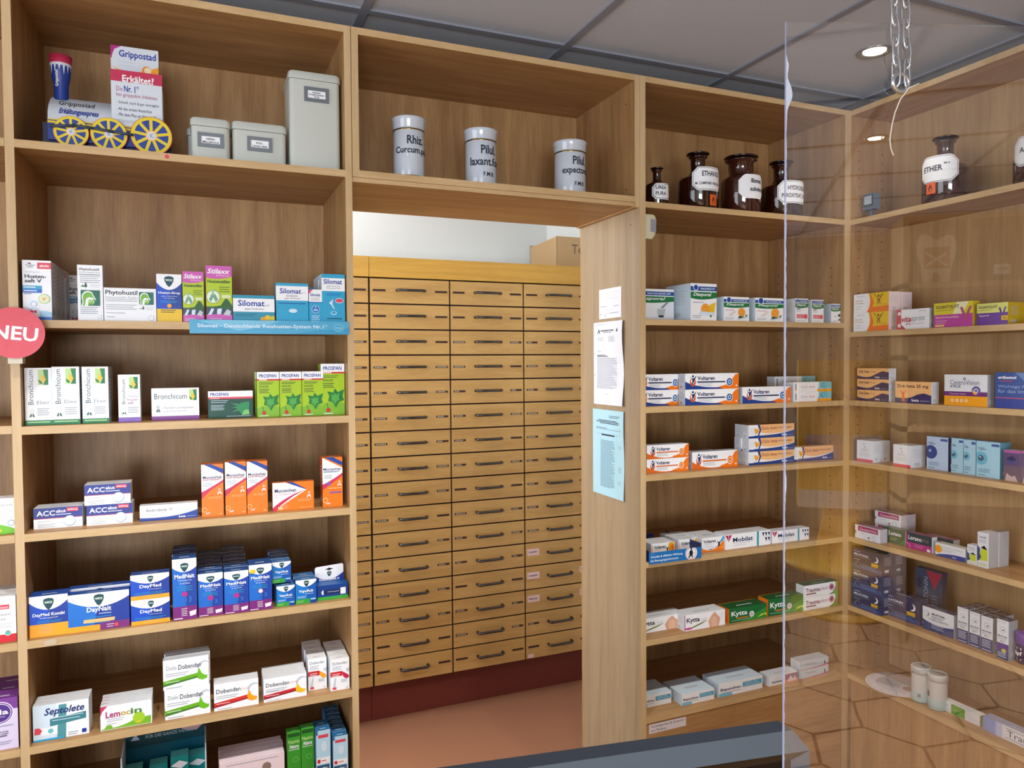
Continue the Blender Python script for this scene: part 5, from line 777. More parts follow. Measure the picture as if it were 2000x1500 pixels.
b.box(x2, .035, zc1-.02, x3, .07, z2, 'card_white'); paint(b, [('P', 'm', [0, 1, .22, 1, .08, .9, .03, .75, .02, .66, 0, .66]), ('T', 'Grippostad', .17, .66, .78, .24, 'n', 'b'), ('L', .16, .58, .5, 2, .1, 'S'), ('Q', 'f', (0, .45, .45, .2, 1, .55), [(1, .28), (.7, .22), (.4, .22), (.2, .3)]), ('E', .75, .42, .1, '#F08A3A'), ('E', .77, .42, .075, '#F2E4B8')], W2, H2, y=.035, x0=x2, z0=zc1-.02); b.build('top_box', tr)
def wheel(px, py, k):
    zc = Zp(px, py, yf-.012)-zS; xx = X(px, py, yf-.012)-x0; r = zc-.0004; b = MB(); N = 32
    ring = lambda a, c_, y_: [(xx+c_*math.cos(2*math.pi*i/N), y_, zc+c_*math.sin(2*math.pi*i/N)) for i in range(N)]
    def ann(ri, ro, y, m):
        vs = ring(0, ri, y)+ring(0, ro, y); b.add(vs, [(i, (i+1) % N, (i+1) % N+N, i+N) for i in range(N)], m)
    b.prism([(xx+r*.99*math.cos(2*math.pi*i/N), zc+r*.99*math.sin(2*math.pi*i/N)) for i in range(N)], -.012, -.009, 'card_crimson')
    b.prism([(xx+r*.95*math.cos(2*math.pi*i/N), zc+r*.95*math.sin(2*math.pi*i/N)) for i in range(N)], -.0126, -.012, 'card_blue')
    ann(r*.8, r*.96, -.0132, 'card_yellow')
    for s in range(9):
        a = 2*math.pi*s/9+.2; d = .075*r; ca, sa = math.cos(a), math.sin(a)
        b.add([(xx+r*.15*ca-d*sa, -.0131, zc+r*.15*sa+d*ca), (xx+r*.15*ca+d*sa, -.0131, zc+r*.15*sa-d*ca), (xx+r*.85*ca+d*sa, -.0131, zc+r*.85*sa-d*ca), (xx+r*.85*ca-d*sa, -.0131, zc+r*.85*sa+d*ca)], [(0, 1, 2, 3)], 'card_yellow')
    ann(0.001, r*.26, -.0136, 'x'); ann(0.001, r*.2, -.014, 'card_white')
    v, f = tmesh('C', 'b'); b.add([(xx-r*.09+a*r*.18, -.0144, zc-r*.1+q*r*.2) for a, q in v], f, cc('s')); b.build('wheel', tr)
for px, py in ((139, 258), (213, 263), (296, 266)): wheel(px, py, 1)
b = MB(); pts = [(X(q, r_)-x0, -.017, Zp(q, r_)-zS) for q, r_ in ((98, 250), (150, 250), (185, 255), (225, 262), (262, 268))]
for a, c_ in zip(pts, pts[1:]): b.tube([a, c_], .0035, 'card_grey', 6)
b.build('coupling_rod', tr)
# ------------------------------------------------------------------ cartons on the right unit
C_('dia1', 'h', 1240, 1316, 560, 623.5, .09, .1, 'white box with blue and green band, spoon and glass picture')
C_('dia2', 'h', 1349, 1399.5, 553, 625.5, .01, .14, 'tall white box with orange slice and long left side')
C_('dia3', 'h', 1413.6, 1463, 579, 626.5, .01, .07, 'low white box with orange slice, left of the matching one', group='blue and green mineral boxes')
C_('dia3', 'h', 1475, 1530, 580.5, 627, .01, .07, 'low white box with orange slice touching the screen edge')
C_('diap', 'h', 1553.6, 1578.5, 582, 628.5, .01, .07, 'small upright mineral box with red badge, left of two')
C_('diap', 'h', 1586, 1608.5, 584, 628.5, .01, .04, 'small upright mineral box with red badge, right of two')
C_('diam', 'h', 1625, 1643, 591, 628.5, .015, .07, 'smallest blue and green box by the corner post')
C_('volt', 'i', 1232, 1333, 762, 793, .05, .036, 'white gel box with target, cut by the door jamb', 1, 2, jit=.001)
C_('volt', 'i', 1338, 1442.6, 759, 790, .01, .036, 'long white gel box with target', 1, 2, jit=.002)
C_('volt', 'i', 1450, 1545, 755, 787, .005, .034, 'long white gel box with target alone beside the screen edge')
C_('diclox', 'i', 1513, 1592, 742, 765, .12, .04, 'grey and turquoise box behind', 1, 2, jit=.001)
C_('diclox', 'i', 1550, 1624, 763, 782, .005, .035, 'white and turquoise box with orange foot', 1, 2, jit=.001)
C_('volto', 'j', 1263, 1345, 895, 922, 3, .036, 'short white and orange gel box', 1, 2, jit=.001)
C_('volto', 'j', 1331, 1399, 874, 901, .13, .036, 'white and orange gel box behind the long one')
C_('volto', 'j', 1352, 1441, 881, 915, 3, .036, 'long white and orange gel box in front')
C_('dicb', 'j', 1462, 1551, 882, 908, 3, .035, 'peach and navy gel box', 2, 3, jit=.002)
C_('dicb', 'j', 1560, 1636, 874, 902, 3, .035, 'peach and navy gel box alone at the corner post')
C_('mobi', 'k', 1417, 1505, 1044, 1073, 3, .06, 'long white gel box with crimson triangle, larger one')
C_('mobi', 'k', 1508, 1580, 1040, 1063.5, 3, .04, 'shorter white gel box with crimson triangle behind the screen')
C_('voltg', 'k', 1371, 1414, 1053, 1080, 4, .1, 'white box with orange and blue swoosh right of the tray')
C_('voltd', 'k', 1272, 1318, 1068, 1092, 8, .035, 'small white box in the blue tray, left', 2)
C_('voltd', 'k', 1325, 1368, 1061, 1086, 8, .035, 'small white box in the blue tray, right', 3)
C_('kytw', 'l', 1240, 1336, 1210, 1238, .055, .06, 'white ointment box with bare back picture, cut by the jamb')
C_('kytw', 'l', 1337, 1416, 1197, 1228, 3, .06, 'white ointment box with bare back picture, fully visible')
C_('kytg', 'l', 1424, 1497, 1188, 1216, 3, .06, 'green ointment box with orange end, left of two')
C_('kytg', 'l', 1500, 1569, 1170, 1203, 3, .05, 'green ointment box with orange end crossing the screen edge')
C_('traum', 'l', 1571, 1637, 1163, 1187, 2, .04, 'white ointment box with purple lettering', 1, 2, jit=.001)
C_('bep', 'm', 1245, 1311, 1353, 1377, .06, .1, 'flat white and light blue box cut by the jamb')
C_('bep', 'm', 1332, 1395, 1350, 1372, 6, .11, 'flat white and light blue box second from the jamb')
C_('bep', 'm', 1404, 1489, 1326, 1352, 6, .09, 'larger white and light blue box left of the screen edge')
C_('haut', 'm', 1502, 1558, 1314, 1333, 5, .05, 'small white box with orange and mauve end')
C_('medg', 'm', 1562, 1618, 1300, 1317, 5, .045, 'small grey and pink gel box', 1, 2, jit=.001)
# blue promotional tray with its strip
xa = at(1268, 1090, y=-.006)[0]; xb = at(1370, 1085, y=-.006)[0]; W = xb-xa; zb = at(1268, 1103, y=-.006)[2]; zt_ = at(1268, 1080.5, y=-.006)[2]; H = zt_-zb
tr2 = empty('product_tray', 'blue cardboard tray with slogan and walking figure holding small white boxes', 'display', (xa, -.006, zb))
b = MB(); b.box(0, 0, 0, W, .0015, H, '#1E6FB4'); b.box(W-.001, .0015, SH['k']-zb+.0003, W, .1, H+.012, 'e')
b.box(0, .0015, SH['k']-zb+.0003, .001, .1, H+.006, 'e')
paint(b, [('L', .03, .88, .1, 1, .04, 'A'), ('T', 'Schnelle & effektive Wirkung', .03, .48, .6, .24, 'A', 'b'), ('T', 'bei Bewegungsschmerzen', .03, .14, .52, .24, 'A', 'b'), ('E', .8, .55, .115, 'W', .62), ('E', .8, .55, .1, 'R', .54), ('E', .8, .55, .092, 'w', .5), ('E', .8, .92, .018, 'K', .09), ('P', 'K', [.79, .82, .82, .8, .83, .55, .86, .5, .84, .52, .82, .45, .83, .2, .81, .1, .8, .35, .77, .2, .73, .1, .76, .35, .77, .55, .74, .5, .73, .4, .76, .6, .77, .78])], W, H); b.build('front_strip', tr2)
for k, (px, py, lab) in enumerate([(1262, 1036, 'left'), (1300, 1040, 'right')]):
    q = at(px, py, y=.17); b = MB()
    b.box(0, 0, 0, .03, .003, .045, 'e'); paint(b, [('L', .2, .7, .9, 2, .35, 'A')], .03, .045) if k == 0 else None
    if k == 1: b = MB(); b.add([(0, 0, 0), (.055, -.075, 0), (.055, -.075, .004), (0, 0, .05), (.002, .001, 0), (.057, -.074, 0), (.057, -.074, .004), (.002, .001, .05)], [(0, 1, 2, 3), (7, 6, 5, 4), (0, 3, 7, 4), (3, 2, 6, 7)], 'e')
    b.build('back_flap', tr2, loc=(max(q[0], XR0+.003)-xa, .176, SH['k']-zb+.0005))
# ------------------------------------------------------------------ cartons on the side unit
S = dict(side=True)
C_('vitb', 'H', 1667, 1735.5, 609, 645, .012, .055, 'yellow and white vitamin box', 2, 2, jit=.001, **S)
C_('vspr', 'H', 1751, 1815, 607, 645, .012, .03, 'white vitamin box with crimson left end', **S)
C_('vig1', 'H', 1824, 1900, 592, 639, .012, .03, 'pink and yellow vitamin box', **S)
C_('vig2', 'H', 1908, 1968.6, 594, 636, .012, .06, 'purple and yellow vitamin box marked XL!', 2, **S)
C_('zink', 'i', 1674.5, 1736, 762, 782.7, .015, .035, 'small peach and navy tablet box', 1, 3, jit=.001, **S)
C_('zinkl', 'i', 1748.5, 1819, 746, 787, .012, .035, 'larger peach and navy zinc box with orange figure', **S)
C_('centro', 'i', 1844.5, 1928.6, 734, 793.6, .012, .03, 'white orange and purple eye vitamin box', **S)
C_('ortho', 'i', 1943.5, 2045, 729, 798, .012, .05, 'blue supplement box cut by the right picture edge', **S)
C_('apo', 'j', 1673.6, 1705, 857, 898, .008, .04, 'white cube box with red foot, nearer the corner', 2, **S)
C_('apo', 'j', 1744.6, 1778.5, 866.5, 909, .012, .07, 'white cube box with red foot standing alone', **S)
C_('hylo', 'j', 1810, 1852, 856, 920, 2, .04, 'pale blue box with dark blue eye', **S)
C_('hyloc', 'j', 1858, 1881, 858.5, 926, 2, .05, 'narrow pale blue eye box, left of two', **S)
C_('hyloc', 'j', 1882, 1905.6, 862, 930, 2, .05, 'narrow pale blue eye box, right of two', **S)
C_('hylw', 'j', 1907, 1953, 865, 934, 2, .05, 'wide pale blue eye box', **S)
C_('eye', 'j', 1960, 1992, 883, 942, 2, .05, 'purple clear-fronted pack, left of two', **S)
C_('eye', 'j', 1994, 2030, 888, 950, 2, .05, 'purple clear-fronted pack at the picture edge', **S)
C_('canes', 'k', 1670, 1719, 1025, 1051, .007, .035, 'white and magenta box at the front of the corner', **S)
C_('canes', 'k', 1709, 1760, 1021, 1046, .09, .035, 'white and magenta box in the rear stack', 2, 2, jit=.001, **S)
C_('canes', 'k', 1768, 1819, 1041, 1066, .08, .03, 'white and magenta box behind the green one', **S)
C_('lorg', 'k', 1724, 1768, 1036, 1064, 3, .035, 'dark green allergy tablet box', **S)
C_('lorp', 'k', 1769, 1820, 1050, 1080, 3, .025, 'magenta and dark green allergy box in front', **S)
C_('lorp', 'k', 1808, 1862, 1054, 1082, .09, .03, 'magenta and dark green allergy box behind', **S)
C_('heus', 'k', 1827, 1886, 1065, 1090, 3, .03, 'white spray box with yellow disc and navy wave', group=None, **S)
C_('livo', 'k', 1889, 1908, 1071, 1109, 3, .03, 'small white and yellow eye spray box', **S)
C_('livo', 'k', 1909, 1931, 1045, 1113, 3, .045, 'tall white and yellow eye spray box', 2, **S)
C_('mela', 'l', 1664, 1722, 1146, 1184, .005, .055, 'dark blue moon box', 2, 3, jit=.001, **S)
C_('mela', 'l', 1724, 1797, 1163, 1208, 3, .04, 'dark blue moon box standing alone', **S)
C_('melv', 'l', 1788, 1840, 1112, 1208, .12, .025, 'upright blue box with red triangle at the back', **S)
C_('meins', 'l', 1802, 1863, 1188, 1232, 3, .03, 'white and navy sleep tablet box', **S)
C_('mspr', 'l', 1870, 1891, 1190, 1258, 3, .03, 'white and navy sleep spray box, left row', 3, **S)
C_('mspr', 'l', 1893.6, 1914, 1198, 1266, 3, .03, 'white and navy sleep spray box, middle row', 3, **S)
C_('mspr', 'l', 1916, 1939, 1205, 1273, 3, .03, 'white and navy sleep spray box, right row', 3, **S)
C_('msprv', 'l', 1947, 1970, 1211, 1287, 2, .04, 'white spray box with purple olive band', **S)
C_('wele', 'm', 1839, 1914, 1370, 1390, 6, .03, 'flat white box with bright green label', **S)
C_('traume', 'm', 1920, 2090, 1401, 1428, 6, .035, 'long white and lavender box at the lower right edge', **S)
# tubs on the lowest side shelf
mat('tub_white', '#D2D6D6', rough=.35); mat('tub_band', '#BFDDE0', rough=.4); mat('tub_lid_top', '#AEB2AE', rough=.4)
for k, (cx, T, Bp, W_, lab) in enumerate([(1795, 1302, 1372, 33, 'white pill tub with grey lid, left of the pair'), (1827.5, 1318, 1388, 34, 'white pill tub marked 8, right of the pair')]):
    x_ = PX_X+.04; p = at(cx, Bp-6, z=SH['m']); p = at(cx, Bp, x=x_); rad = .5*abs(at(cx-W_/2, Bp, x=x_)[1]-at(cx+W_/2, Bp, x=x_)[1])*.92; H = at(cx, T, x=x_)[2]-at(cx, Bp-2, x=x_)[2]
    t = empty('pill_tub', lab, 'tub', (x_+rad*.3, p[1], SH['m']+.0004), -math.pi/2, 'white pill tubs on the lowest side shelf')
    b = MB(); b.lathe([(0, 0), (rad*.96, 0), (rad, .003), (rad, H*.3)], 'tub_band', 28); b.lathe([(rad, H*.3), (rad, H*.8)], 'tub_white', 28)
    wf = wrapf(rad, 0); paint(b, [('L', .05, .95, .95, 6, .13, 'S')], rad*1.3, H*.35, warp=lambda a, q, e: wf(a-rad*.4, q+H*.36, e))
    if k: paint(b, [('T', '8', 0, 0, 1, 1, 'k', 'b')], .014, .02, warp=lambda a, q, e: wf(a-rad*.75, q+H*.34, e+.001))
    else: paint(b, [('R', 0, 0, 1, 1, 's')], .01, .012, warp=lambda a, q, e: wf(a+rad*.3, q+H*.16, e+.001))
    b.build('body', t)
    b = MB(); b.lathe([(rad*.98, H*.8), (rad*1.05, H*.81), (rad*1.07, H*.97), (rad*1.0, H), (rad*.85, H), (rad*.83, H-.002)], 'tub_white', 28); b.lathe([(rad*.83, H-.002), (0, H-.002)], 'tub_lid_top', 28); b.build('lid', t)
# purple jar
x_ = PX_X+.045; p = at(2001, 1290, x=x_); t = empty('cream_jar', 'dark purple jar with white lettered band at the right picture edge', 'jar', (x_+.01, p[1], SH['l']+.0004), -math.pi/2)
rad = abs(at(1982, 1290, x=x_)[1]-p[1]); H = at(1990, 1238, x=x_)[2]-at(1990, 1297, x=x_)[2]
b = MB(); b.lathe([(0, 0), (rad*.9, 0), (rad, .006), (rad, H*.62), (rad*.93, H*.66)], mat('jar_purple', '#33204E', rough=.2), 32); wf = wrapf(rad, 0)
paint(b, [('R', 0, 0, 1, .16, 'w'), ('R', 0, .84, 1, 1, 'w'), ('T', 'zäpf', .1, .3, .45, .4, 'W', 'b')], rad*2.6, H*.42, warp=lambda a, q, e: wf(a-rad*1.3, q+H*.12, e)); b.build('body', t)
b = MB(); b.lathe([(rad*.97, H*.64), (rad, H*.66), (rad, H*.97), (rad*.94, H), (0, H)], mat('lid_purple', '#6E4A9A', rough=.35), 32); b.build('lid', t)
# round dial chart lying half over the shelf edge
p = at(1745, 1338, z=SH['m']+.002); b = MB(); r0 = .1; N = 40
b.prism([(r0*math.cos(2*math.pi*i/N), r0*math.sin(2*math.pi*i/N)) for i in range(N)], 0, .0012, '#E2DCE2')
ops = [('E', .5, .5, .47, '#CFC4D0'), ('E', .5, .5, .455, '#E2DCE2'), ('E', .5, .5, .33, '#B8AEBC'), ('E', .5, .5, .32, '#D5D2DA'), ('E', .72, .45, .1, '#A88A84')]+[('P', 's', [.5+.36*math.cos(a), .5+.36*math.sin(a), .5+.45*math.cos(a), .5+.45*math.sin(a), .5+.45*math.cos(a+.02), .5+.45*math.sin(a+.02)]) for a in [k*.28 for k in range(22)]]+[('L', .2, .6, .6, 5, .06, 's')]
paint(b, ops, 2*r0, 2*r0, x0=-r0, z0=-r0)
d = tag(b.build('dial_chart'), 'round white printed dial chart lying at the corner of the lowest side shelf', 'chart'); d.location = (PX_X+.075, p[1], SH['m']+.0016); d.rotation_euler = (math.radians(-90), 0, math.radians(-70))
# grey motion light on the side unit, white sensor on the jamb
mat('grey_plastic', '#5E6B7C', rough=.4); mat('sensor_lens', '#A8B4BE', rough=.2); mat('sensor_white', '#CFC9A8', rough=.5); mat('sensor_grey', '#8E929C', rough=.4)
x_ = PX_X+.03; p = at(1696, 400, x=x_); t = empty('sensor_lamp', 'small grey plastic sensor on a stalk on the upper side shelf', 'sensor', (x_, p[1], SH['g']+.0004), -math.pi/2)
b = MB(); zc = at(1697, 395, x=x_)[2]-SH['g']; s_ = .024; b.box(-s_, 0, zc-.026, s_, .03, zc+.03, 'grey_plastic'); b.build('housing', t, bevel=.004)
b = MB(); b.box(-s_*.7, -.003, zc-.012, s_*.8, .001, zc+.025, '#2E3A50'); b.box(-s_*.58, -.005, zc-.009, s_*.68, -.002, zc+.021, 'sensor_lens'); b.build('lens', t, bevel=.002)
b = MB(); b.tube([(0, .015, 0.0), (0, .015, zc-.024)], .008, 'grey_plastic', 12); b.box(-.016, .003, 0, .016, .028, .006, 'grey_plastic'); b.build('stalk', t)
p = at(1278, 443, y=.012); t = empty('motion_sensor', 'cream motion sensor with grey window fixed below the bottle shelf', 'sensor', (XR0+.0005, .03, p[2]))
b = MB(); loft(b, [(rrect(0, -.022, .034, .02, .009), -.04), (rrect(0, -.024, .046, .022, .012), -.025), (rrect(0, -.024, .05, .022, .012), .022), (rrect(0, -.022, .046, .02, .011), .034), (rrect(0, -.02, .04, .018, .009), .038)], 'sensor_white'); b.build('housing', t)
b = MB(); b.box(.022, -.0255, -.018, .042, -.02, .022, 'sensor_grey'); b.build('window', t, bevel=.001)
# papers pinned on the jamb (x = jamb face)
JX = 1.2842
def paper(pts, col, label, ops, wob=.0):
    q = [at(a, c, x=JX-.0006) for a, c in pts]; ys = [v[1] for v in q]; yl = (ys[0]+ys[3])/2; yr_ = (ys[1]+ys[2])/2; zt = (q[0][2]+q[1][2])/2; zb = (q[2][2]+q[3][2])/2; W = yl-yr_; H = zt-zb; n = 8; b = MB()
    F = lambda u, v: (JX-.0012-wob*(1+math.sin(v*7+u*2))*u, yl-u*W, zb+v*H)
    vs = []
    for j in range(n+1):
        for i in range(5): vs.append(F(i/4, j/n))
    for i in range(len(vs)): pass
    fs = [(j*5+i, j*5+i+1, (j+1)*5+i+1, (j+1)*5+i) for j in range(n) for i in range(4)]
    b.add(vs, fs, cc(col)); b.add([(a+.0003, c, d_) for a, c, d_ in vs], [f_[::-1] for f_ in fs], cc(col))
    paint(b, ops, 1, 1, warp=lambda a, z, e: (F(a, z)[0]-e-.0004, F(a, z)[1], F(a, z)[2]))
    return tag(b.build('paper_sheet'), label, 'paper', 'paper notes on the door jamb')
paper([(1170.5, 565.5), (1214, 560), (1213.5, 620), (1170.5, 623)], '#DCDCE6', 'small white printed slip, topmost note on the door jamb', [('L', .1, .85, .9, 3, .1, 'S'), ('R', .06, .4, .35, .42, 's'), ('R', .65, .38, .9, .4, 's'), ('L', .2, .28, .7, 3, .06, 'S'), ('E', .08, .15, .03, 's', .02), ('E', .3, .1, .03, 's', .02), ('R', .5, .16, .9, .18, 's')])
paper([(1160, 630), (1221, 626), (1217, 794.5), (1160, 787.5)], '#DDE0EA', 'white printed letter, middle note on the door jamb', [('R', .05, .97, .45, .975, 's'), ('P', 'K', [.14, .86, .2, .92, .24, .86, .22, .86, .19, .89, .16, .86]), ('T', 'BUNDESAPOTHEKE', .27, .885, .45, .018, 'k', 'b'), ('L', .35, .868, .65, 1, .01, 's'), ('P', 'K', [.8, .87, .84, .92, .85, .87, .82, .88]), ('L', .14, .81, .36, 4, .012, 's'), ('L', .52, .82, .74, 6, .012, 's'), ('L', .13, .65, .28, 2, .012, 's'), ('R', .13, .595, .42, .603, 'k'), ('R', .13, .58, .5, .588, 'k'), ('L', .13, .56, .8, 30, .0125, '#6E7686'), ('E', .05, .62, .015, 's', .006), ('E', .05, .36, .015, 's', .006), ('R', .45, .13, .52, .135, 's')], wob=.004)
paper([(1160, 798), (1220, 804), (1219.5, 976), (1157, 962)], '#A9D3E2', 'light blue printed form, lowest note on the door jamb', [('L', .55, .93, .88, 2, .018, 'k'), ('R', .2, .872, .8, .88, 'k'), ('R', .13, .856, .86, .864, 'k'), ('R', .25, .84, .85, .848, 'k'), ('R', .12, .785, .48, .79, 'k'), ('L', .12, .77, .92, 1, .006, 's'), ('L', .3, .7, .72, 1, .02, 'k'), ('L', .27, .64, .72, 38, .0145, '#3E5A6E'), ('R', .1, .72, .92, .722, 's'), ('R', .8, .1, .802, .74, 's'), ('R', .24, .1, .242, .74, 's'), ('L', .83, .6, .92, 3, .014, 's'), ('L', .83, .36, .92, 5, .014, 's'), ('L', .83, .2, .92, 3, .014, 's')], wob=.002)
# paper label on the cupboard door
p0_ = at(1267, 1421, y=.0025); p1_ = at(1339, 1401, y=.0025); p2_ = at(1339, 1420, y=.0025); W = p1_[0]-p0_[0]; H = .03
b = MB(); b.box(0, -.0005, 0, W, 0, H, '#D9D2D6'); paint(b, [('T', 'Verleihgeräte & Zubehör', .04, .54, .92, .32, 'k'), ('T', 'von Pariboy', .04, .1, .42, .32, 'k')], W, H, y=-.0005)
tag(b.build('paper_label', loc=(XR0+.012, .0028, at(1280, 1424, y=.0028)[2]-.012)), 'white paper label reading Verleihgeräte & Zubehör on the cupboard door', 'label')
# ------------------------------------------------------------------ downlights
mat('lamp_glow', '#FFF3DC', emit=22); mat('lamp_ring', '#A8A8A4', rough=.25, metal=.7)
def downlight(x, y, label, wmul=1.0, cone=100):
    t = empty('downlight', label, 'ceiling lamp', (x, y, 2.58), group='round recessed ceiling lamps')
    b = MB(); b.lathe([(.052, 0), (.055, -.003), (.047, -.006), (.036, -.001), (.034, .0)], 'lamp_ring', 32); b.build('ring', t)
    b = MB(); b.lathe([(.0, -.002), (.033, -.0015)], 'lamp_glow', 24); b.build('lamp', t)
    ld = bpy.data.lights.new('downlight_beam', 'SPOT'); ld.energy = DOWNLIGHT_W*wmul; ld.spot_size = math.radians(cone); ld.spot_blend = .6; ld.shadow_soft_size = .03; ld.color = (1, .965, .9)
    o = bpy.data.objects.new('downlight_beam', ld); COL.objects.link(o); o.parent = t; o.location = (0, 0, -.02)
downlight(1.99, -.26, 'round recessed ceiling lamp behind the hanging chain', .2)
downlight(-.50, -.88, 'round recessed ceiling lamp above the left shelving unit', 1.7)
downlight(.125, -.88, 'round recessed ceiling lamp just left of the doorway', 1.6)
downlight(1.37, -.88, 'round recessed ceiling lamp before the amber bottle shelves', 1.6)
downlight(.75, -.88, 'round recessed ceiling lamp in front of the doorway')
downlight(1.13, -4.24, 'round recessed ceiling lamp over the shop floor behind the screen', 10)
downlight(-.50, -4.24, 'round recessed ceiling lamp over the shop floor by the windows')
# ------------------------------------------------------------------ counter, monitor, clear acrylic screen
P0 = np.array([.5431, -1.42, 0]); TD = np.array([.94322, -.33216, 0]); ND = np.array([.33216, .94322, 0])   # screen: left edge, direction to the right, normal away from camera
mat('acrylic_edge', '#A4A8CC', rough=.5, emit=0); mat('film_residue', '#B4BAC8', rough=.6)
zt = at(1537, 41, y=-1.42)[2]; LW = 1.35; th = .003
sc_ = empty('protective_screen', 'large clear acrylic sneeze screen hanging from a chain above the counter', 'screen', (P0[0], P0[1], .93)); sc_.rotation_euler = (0, 0, math.atan2(TD[1], TD[0]))
H = zt-.93; b = MB()
b.add([(0, 0, 0), (LW, 0, 0), (LW, 0, H), (0, 0, H)], [(0, 1, 2, 3)], 'acrylic_face'); b.build('sheet', sc_)
b = MB(); b.add([(0, 0, 0), (0, th, 0), (0, th, H), (0, 0, H)], [(0, 1, 2, 3)], 'acrylic_edge'); b.add([(0, 0, H), (0, th, H), (LW, th, H), (LW, 0, H)], [(0, 1, 2, 3)], 'acrylic_face'); b.add([(LW, 0, 0), (LW, th, 0), (LW, th, H), (LW, 0, H)], [(0, 1, 2, 3)], 'acrylic_edge')
rn = random.Random(4); prev = 0; z = .02; fs = []; vs = []
while z < H-.03:
    big = .006*math.exp(-((z-(H-.072))/.012)**2)+.002*math.exp(-((z-(H-.045))/.006)**2)+.0012*math.exp(-((z-.545)/.012)**2)
    vs += [(0, -.0003, z), (.0004+rn.random()*.0006+big, -.0003, z)]; z += .0045
b.add(vs, [(2*i, 2*i+1, 2*i+3, 2*i+2) for i in range(len(vs)//2-1)], 'film_residue'); b.build('cut_edge', sc_)
ct = empty('counter', 'beech service counter carrying the monitor and the screen', 'counter', (.6, -1.3, 0)); ct.rotation_euler = (0, 0, -.16)
b = MB(); b.box(-1.15, -.24, 0, 1.15, .26, .69, 'veneer_horizontal'); b.build('body', ct); b = MB(); b.box(-1.2, -.28, .69, 1.2, .3, .72, 'veneer_horizontal'); b.build('worktop', ct, bevel=.003)
# glass ledge that the screen stands on
b = MB(); lx = LW; b.box(.25, -.05, -.2085, .40, .06, -.012, 'grey_plastic'); b.box(1.05, -.05, -.2085, 1.2, .06, -.012, 'grey_plastic'); b.build('stand', sc_)
# monitor: top edge runs from below the frame to its right corner
mat('monitor_top', '#1F2530', rough=.65, spec=.15, bump=.1, bscale=120); mat('monitor_bezel', '#4E565F', rough=.5, spec=.3, bump=.12, bscale=90); mat('monitor_screen', '#08090C', rough=.12); mat('monitor_body', '#2C3340', rough=.5)
ZM = 1.15; a_ = at(850, 1500, z=ZM); c_ = at(1522, 1407, z=ZM); dv = (c_-a_)[:2]; dv = dv/np.linalg.norm(dv); ang = math.atan2(dv[1], dv[0])
mo = empty('monitor', 'dark grey computer monitor on the counter in the foreground, only its top rim in view', 'monitor', (c_[0], c_[1], .7205), ang)
WM = .56; HM = ZM-.7205
# local: x to the left is negative, camera side is -y ; back-top edge at y=0
b = MB(); prof = [(.0, 0.0), (-.022, .0), (-.046, -.030), (-.046, -.06)]
def ring(x, dz=0, dy=0): return [(x, .0+dy, HM-dz), (x, -.020, HM+.000-dz), (x, -.040, HM-.022-dz)]
xr_, xl_ = 0.0, -WM
# top face, slanted front bezel, chamfered right shoulder
b.add([(xl_, 0, HM), (xr_-.002, 0, HM), (xr_+.004, -.022, HM-.002), (xl_, -.022, HM-.002)], [(3, 2, 1, 0)], 'monitor_top')
b.add([(xl_, -.022, HM-.002), (xr_+.004, -.022, HM-.002), (xr_+.018, -.036, HM-.022), (xl_, -.036, HM-.022)], [(3, 2, 1, 0)], 'monitor_bezel')
b.add([(xr_-.002, 0, HM), (xr_+.01, 0, HM-.02), (xr_+.018, -.036, HM-.022), (xr_+.004, -.022, HM-.002)], [(0, 3, 2, 1)], 'monitor_bezel')
b.add([(xr_+.018, -.036, HM-.022), (xr_+.01, 0, HM-.02), (xr_+.01, 0, .11), (xr_+.018, -.036, .10)], [(0, 1, 2, 3)], 'monitor_body')
b.add([(xr_+.018, -.036, HM-.022), (xr_+.018, -.036, .10), (xr_-.004, -.030, .12), (xr_-.004, -.030, HM-.034)], [(0, 1, 2, 3)], 'monitor_bezel')
b.add([(xl_, -.036, HM-.022), (xr_+.018, -.036, HM-.022), (xr_-.004, -.030, HM-.034), (xl_, -.030, HM-.034)], [(3, 2, 1, 0)], 'monitor_screen')
b.add([(xl_, -.036, .10), (xr_+.018, -.036, .10), (xr_-.004, -.030, .12), (xl_, -.030, .12)], [(0, 1, 2, 3)], 'monitor_bezel')
b.box(xl_, -.028, .10, xr_+.006, -.0005, HM-.022, 'monitor_body'); b.add([(xl_, 0, .1), (xr_-.002, 0, .1), (xr_-.002, 0, HM), (xl_, 0, HM)], [(3, 2, 1, 0)], 'monitor_body'); b.build('casing', mo)
b = MB(); b.box(xl_+.01, -.0298, .12, xr_-.004, -.0285, HM-.034, 'monitor_screen'); b.build('screen', mo)
b = MB(); b.box(-WM/2-.03, -.01, .008, -WM/2+.03, .02, .2, 'monitor_body'); b.box(-WM/2-.13, -.1, 0, -WM/2+.13, .09, .008, 'monitor_body'); b.build('stand', mo)
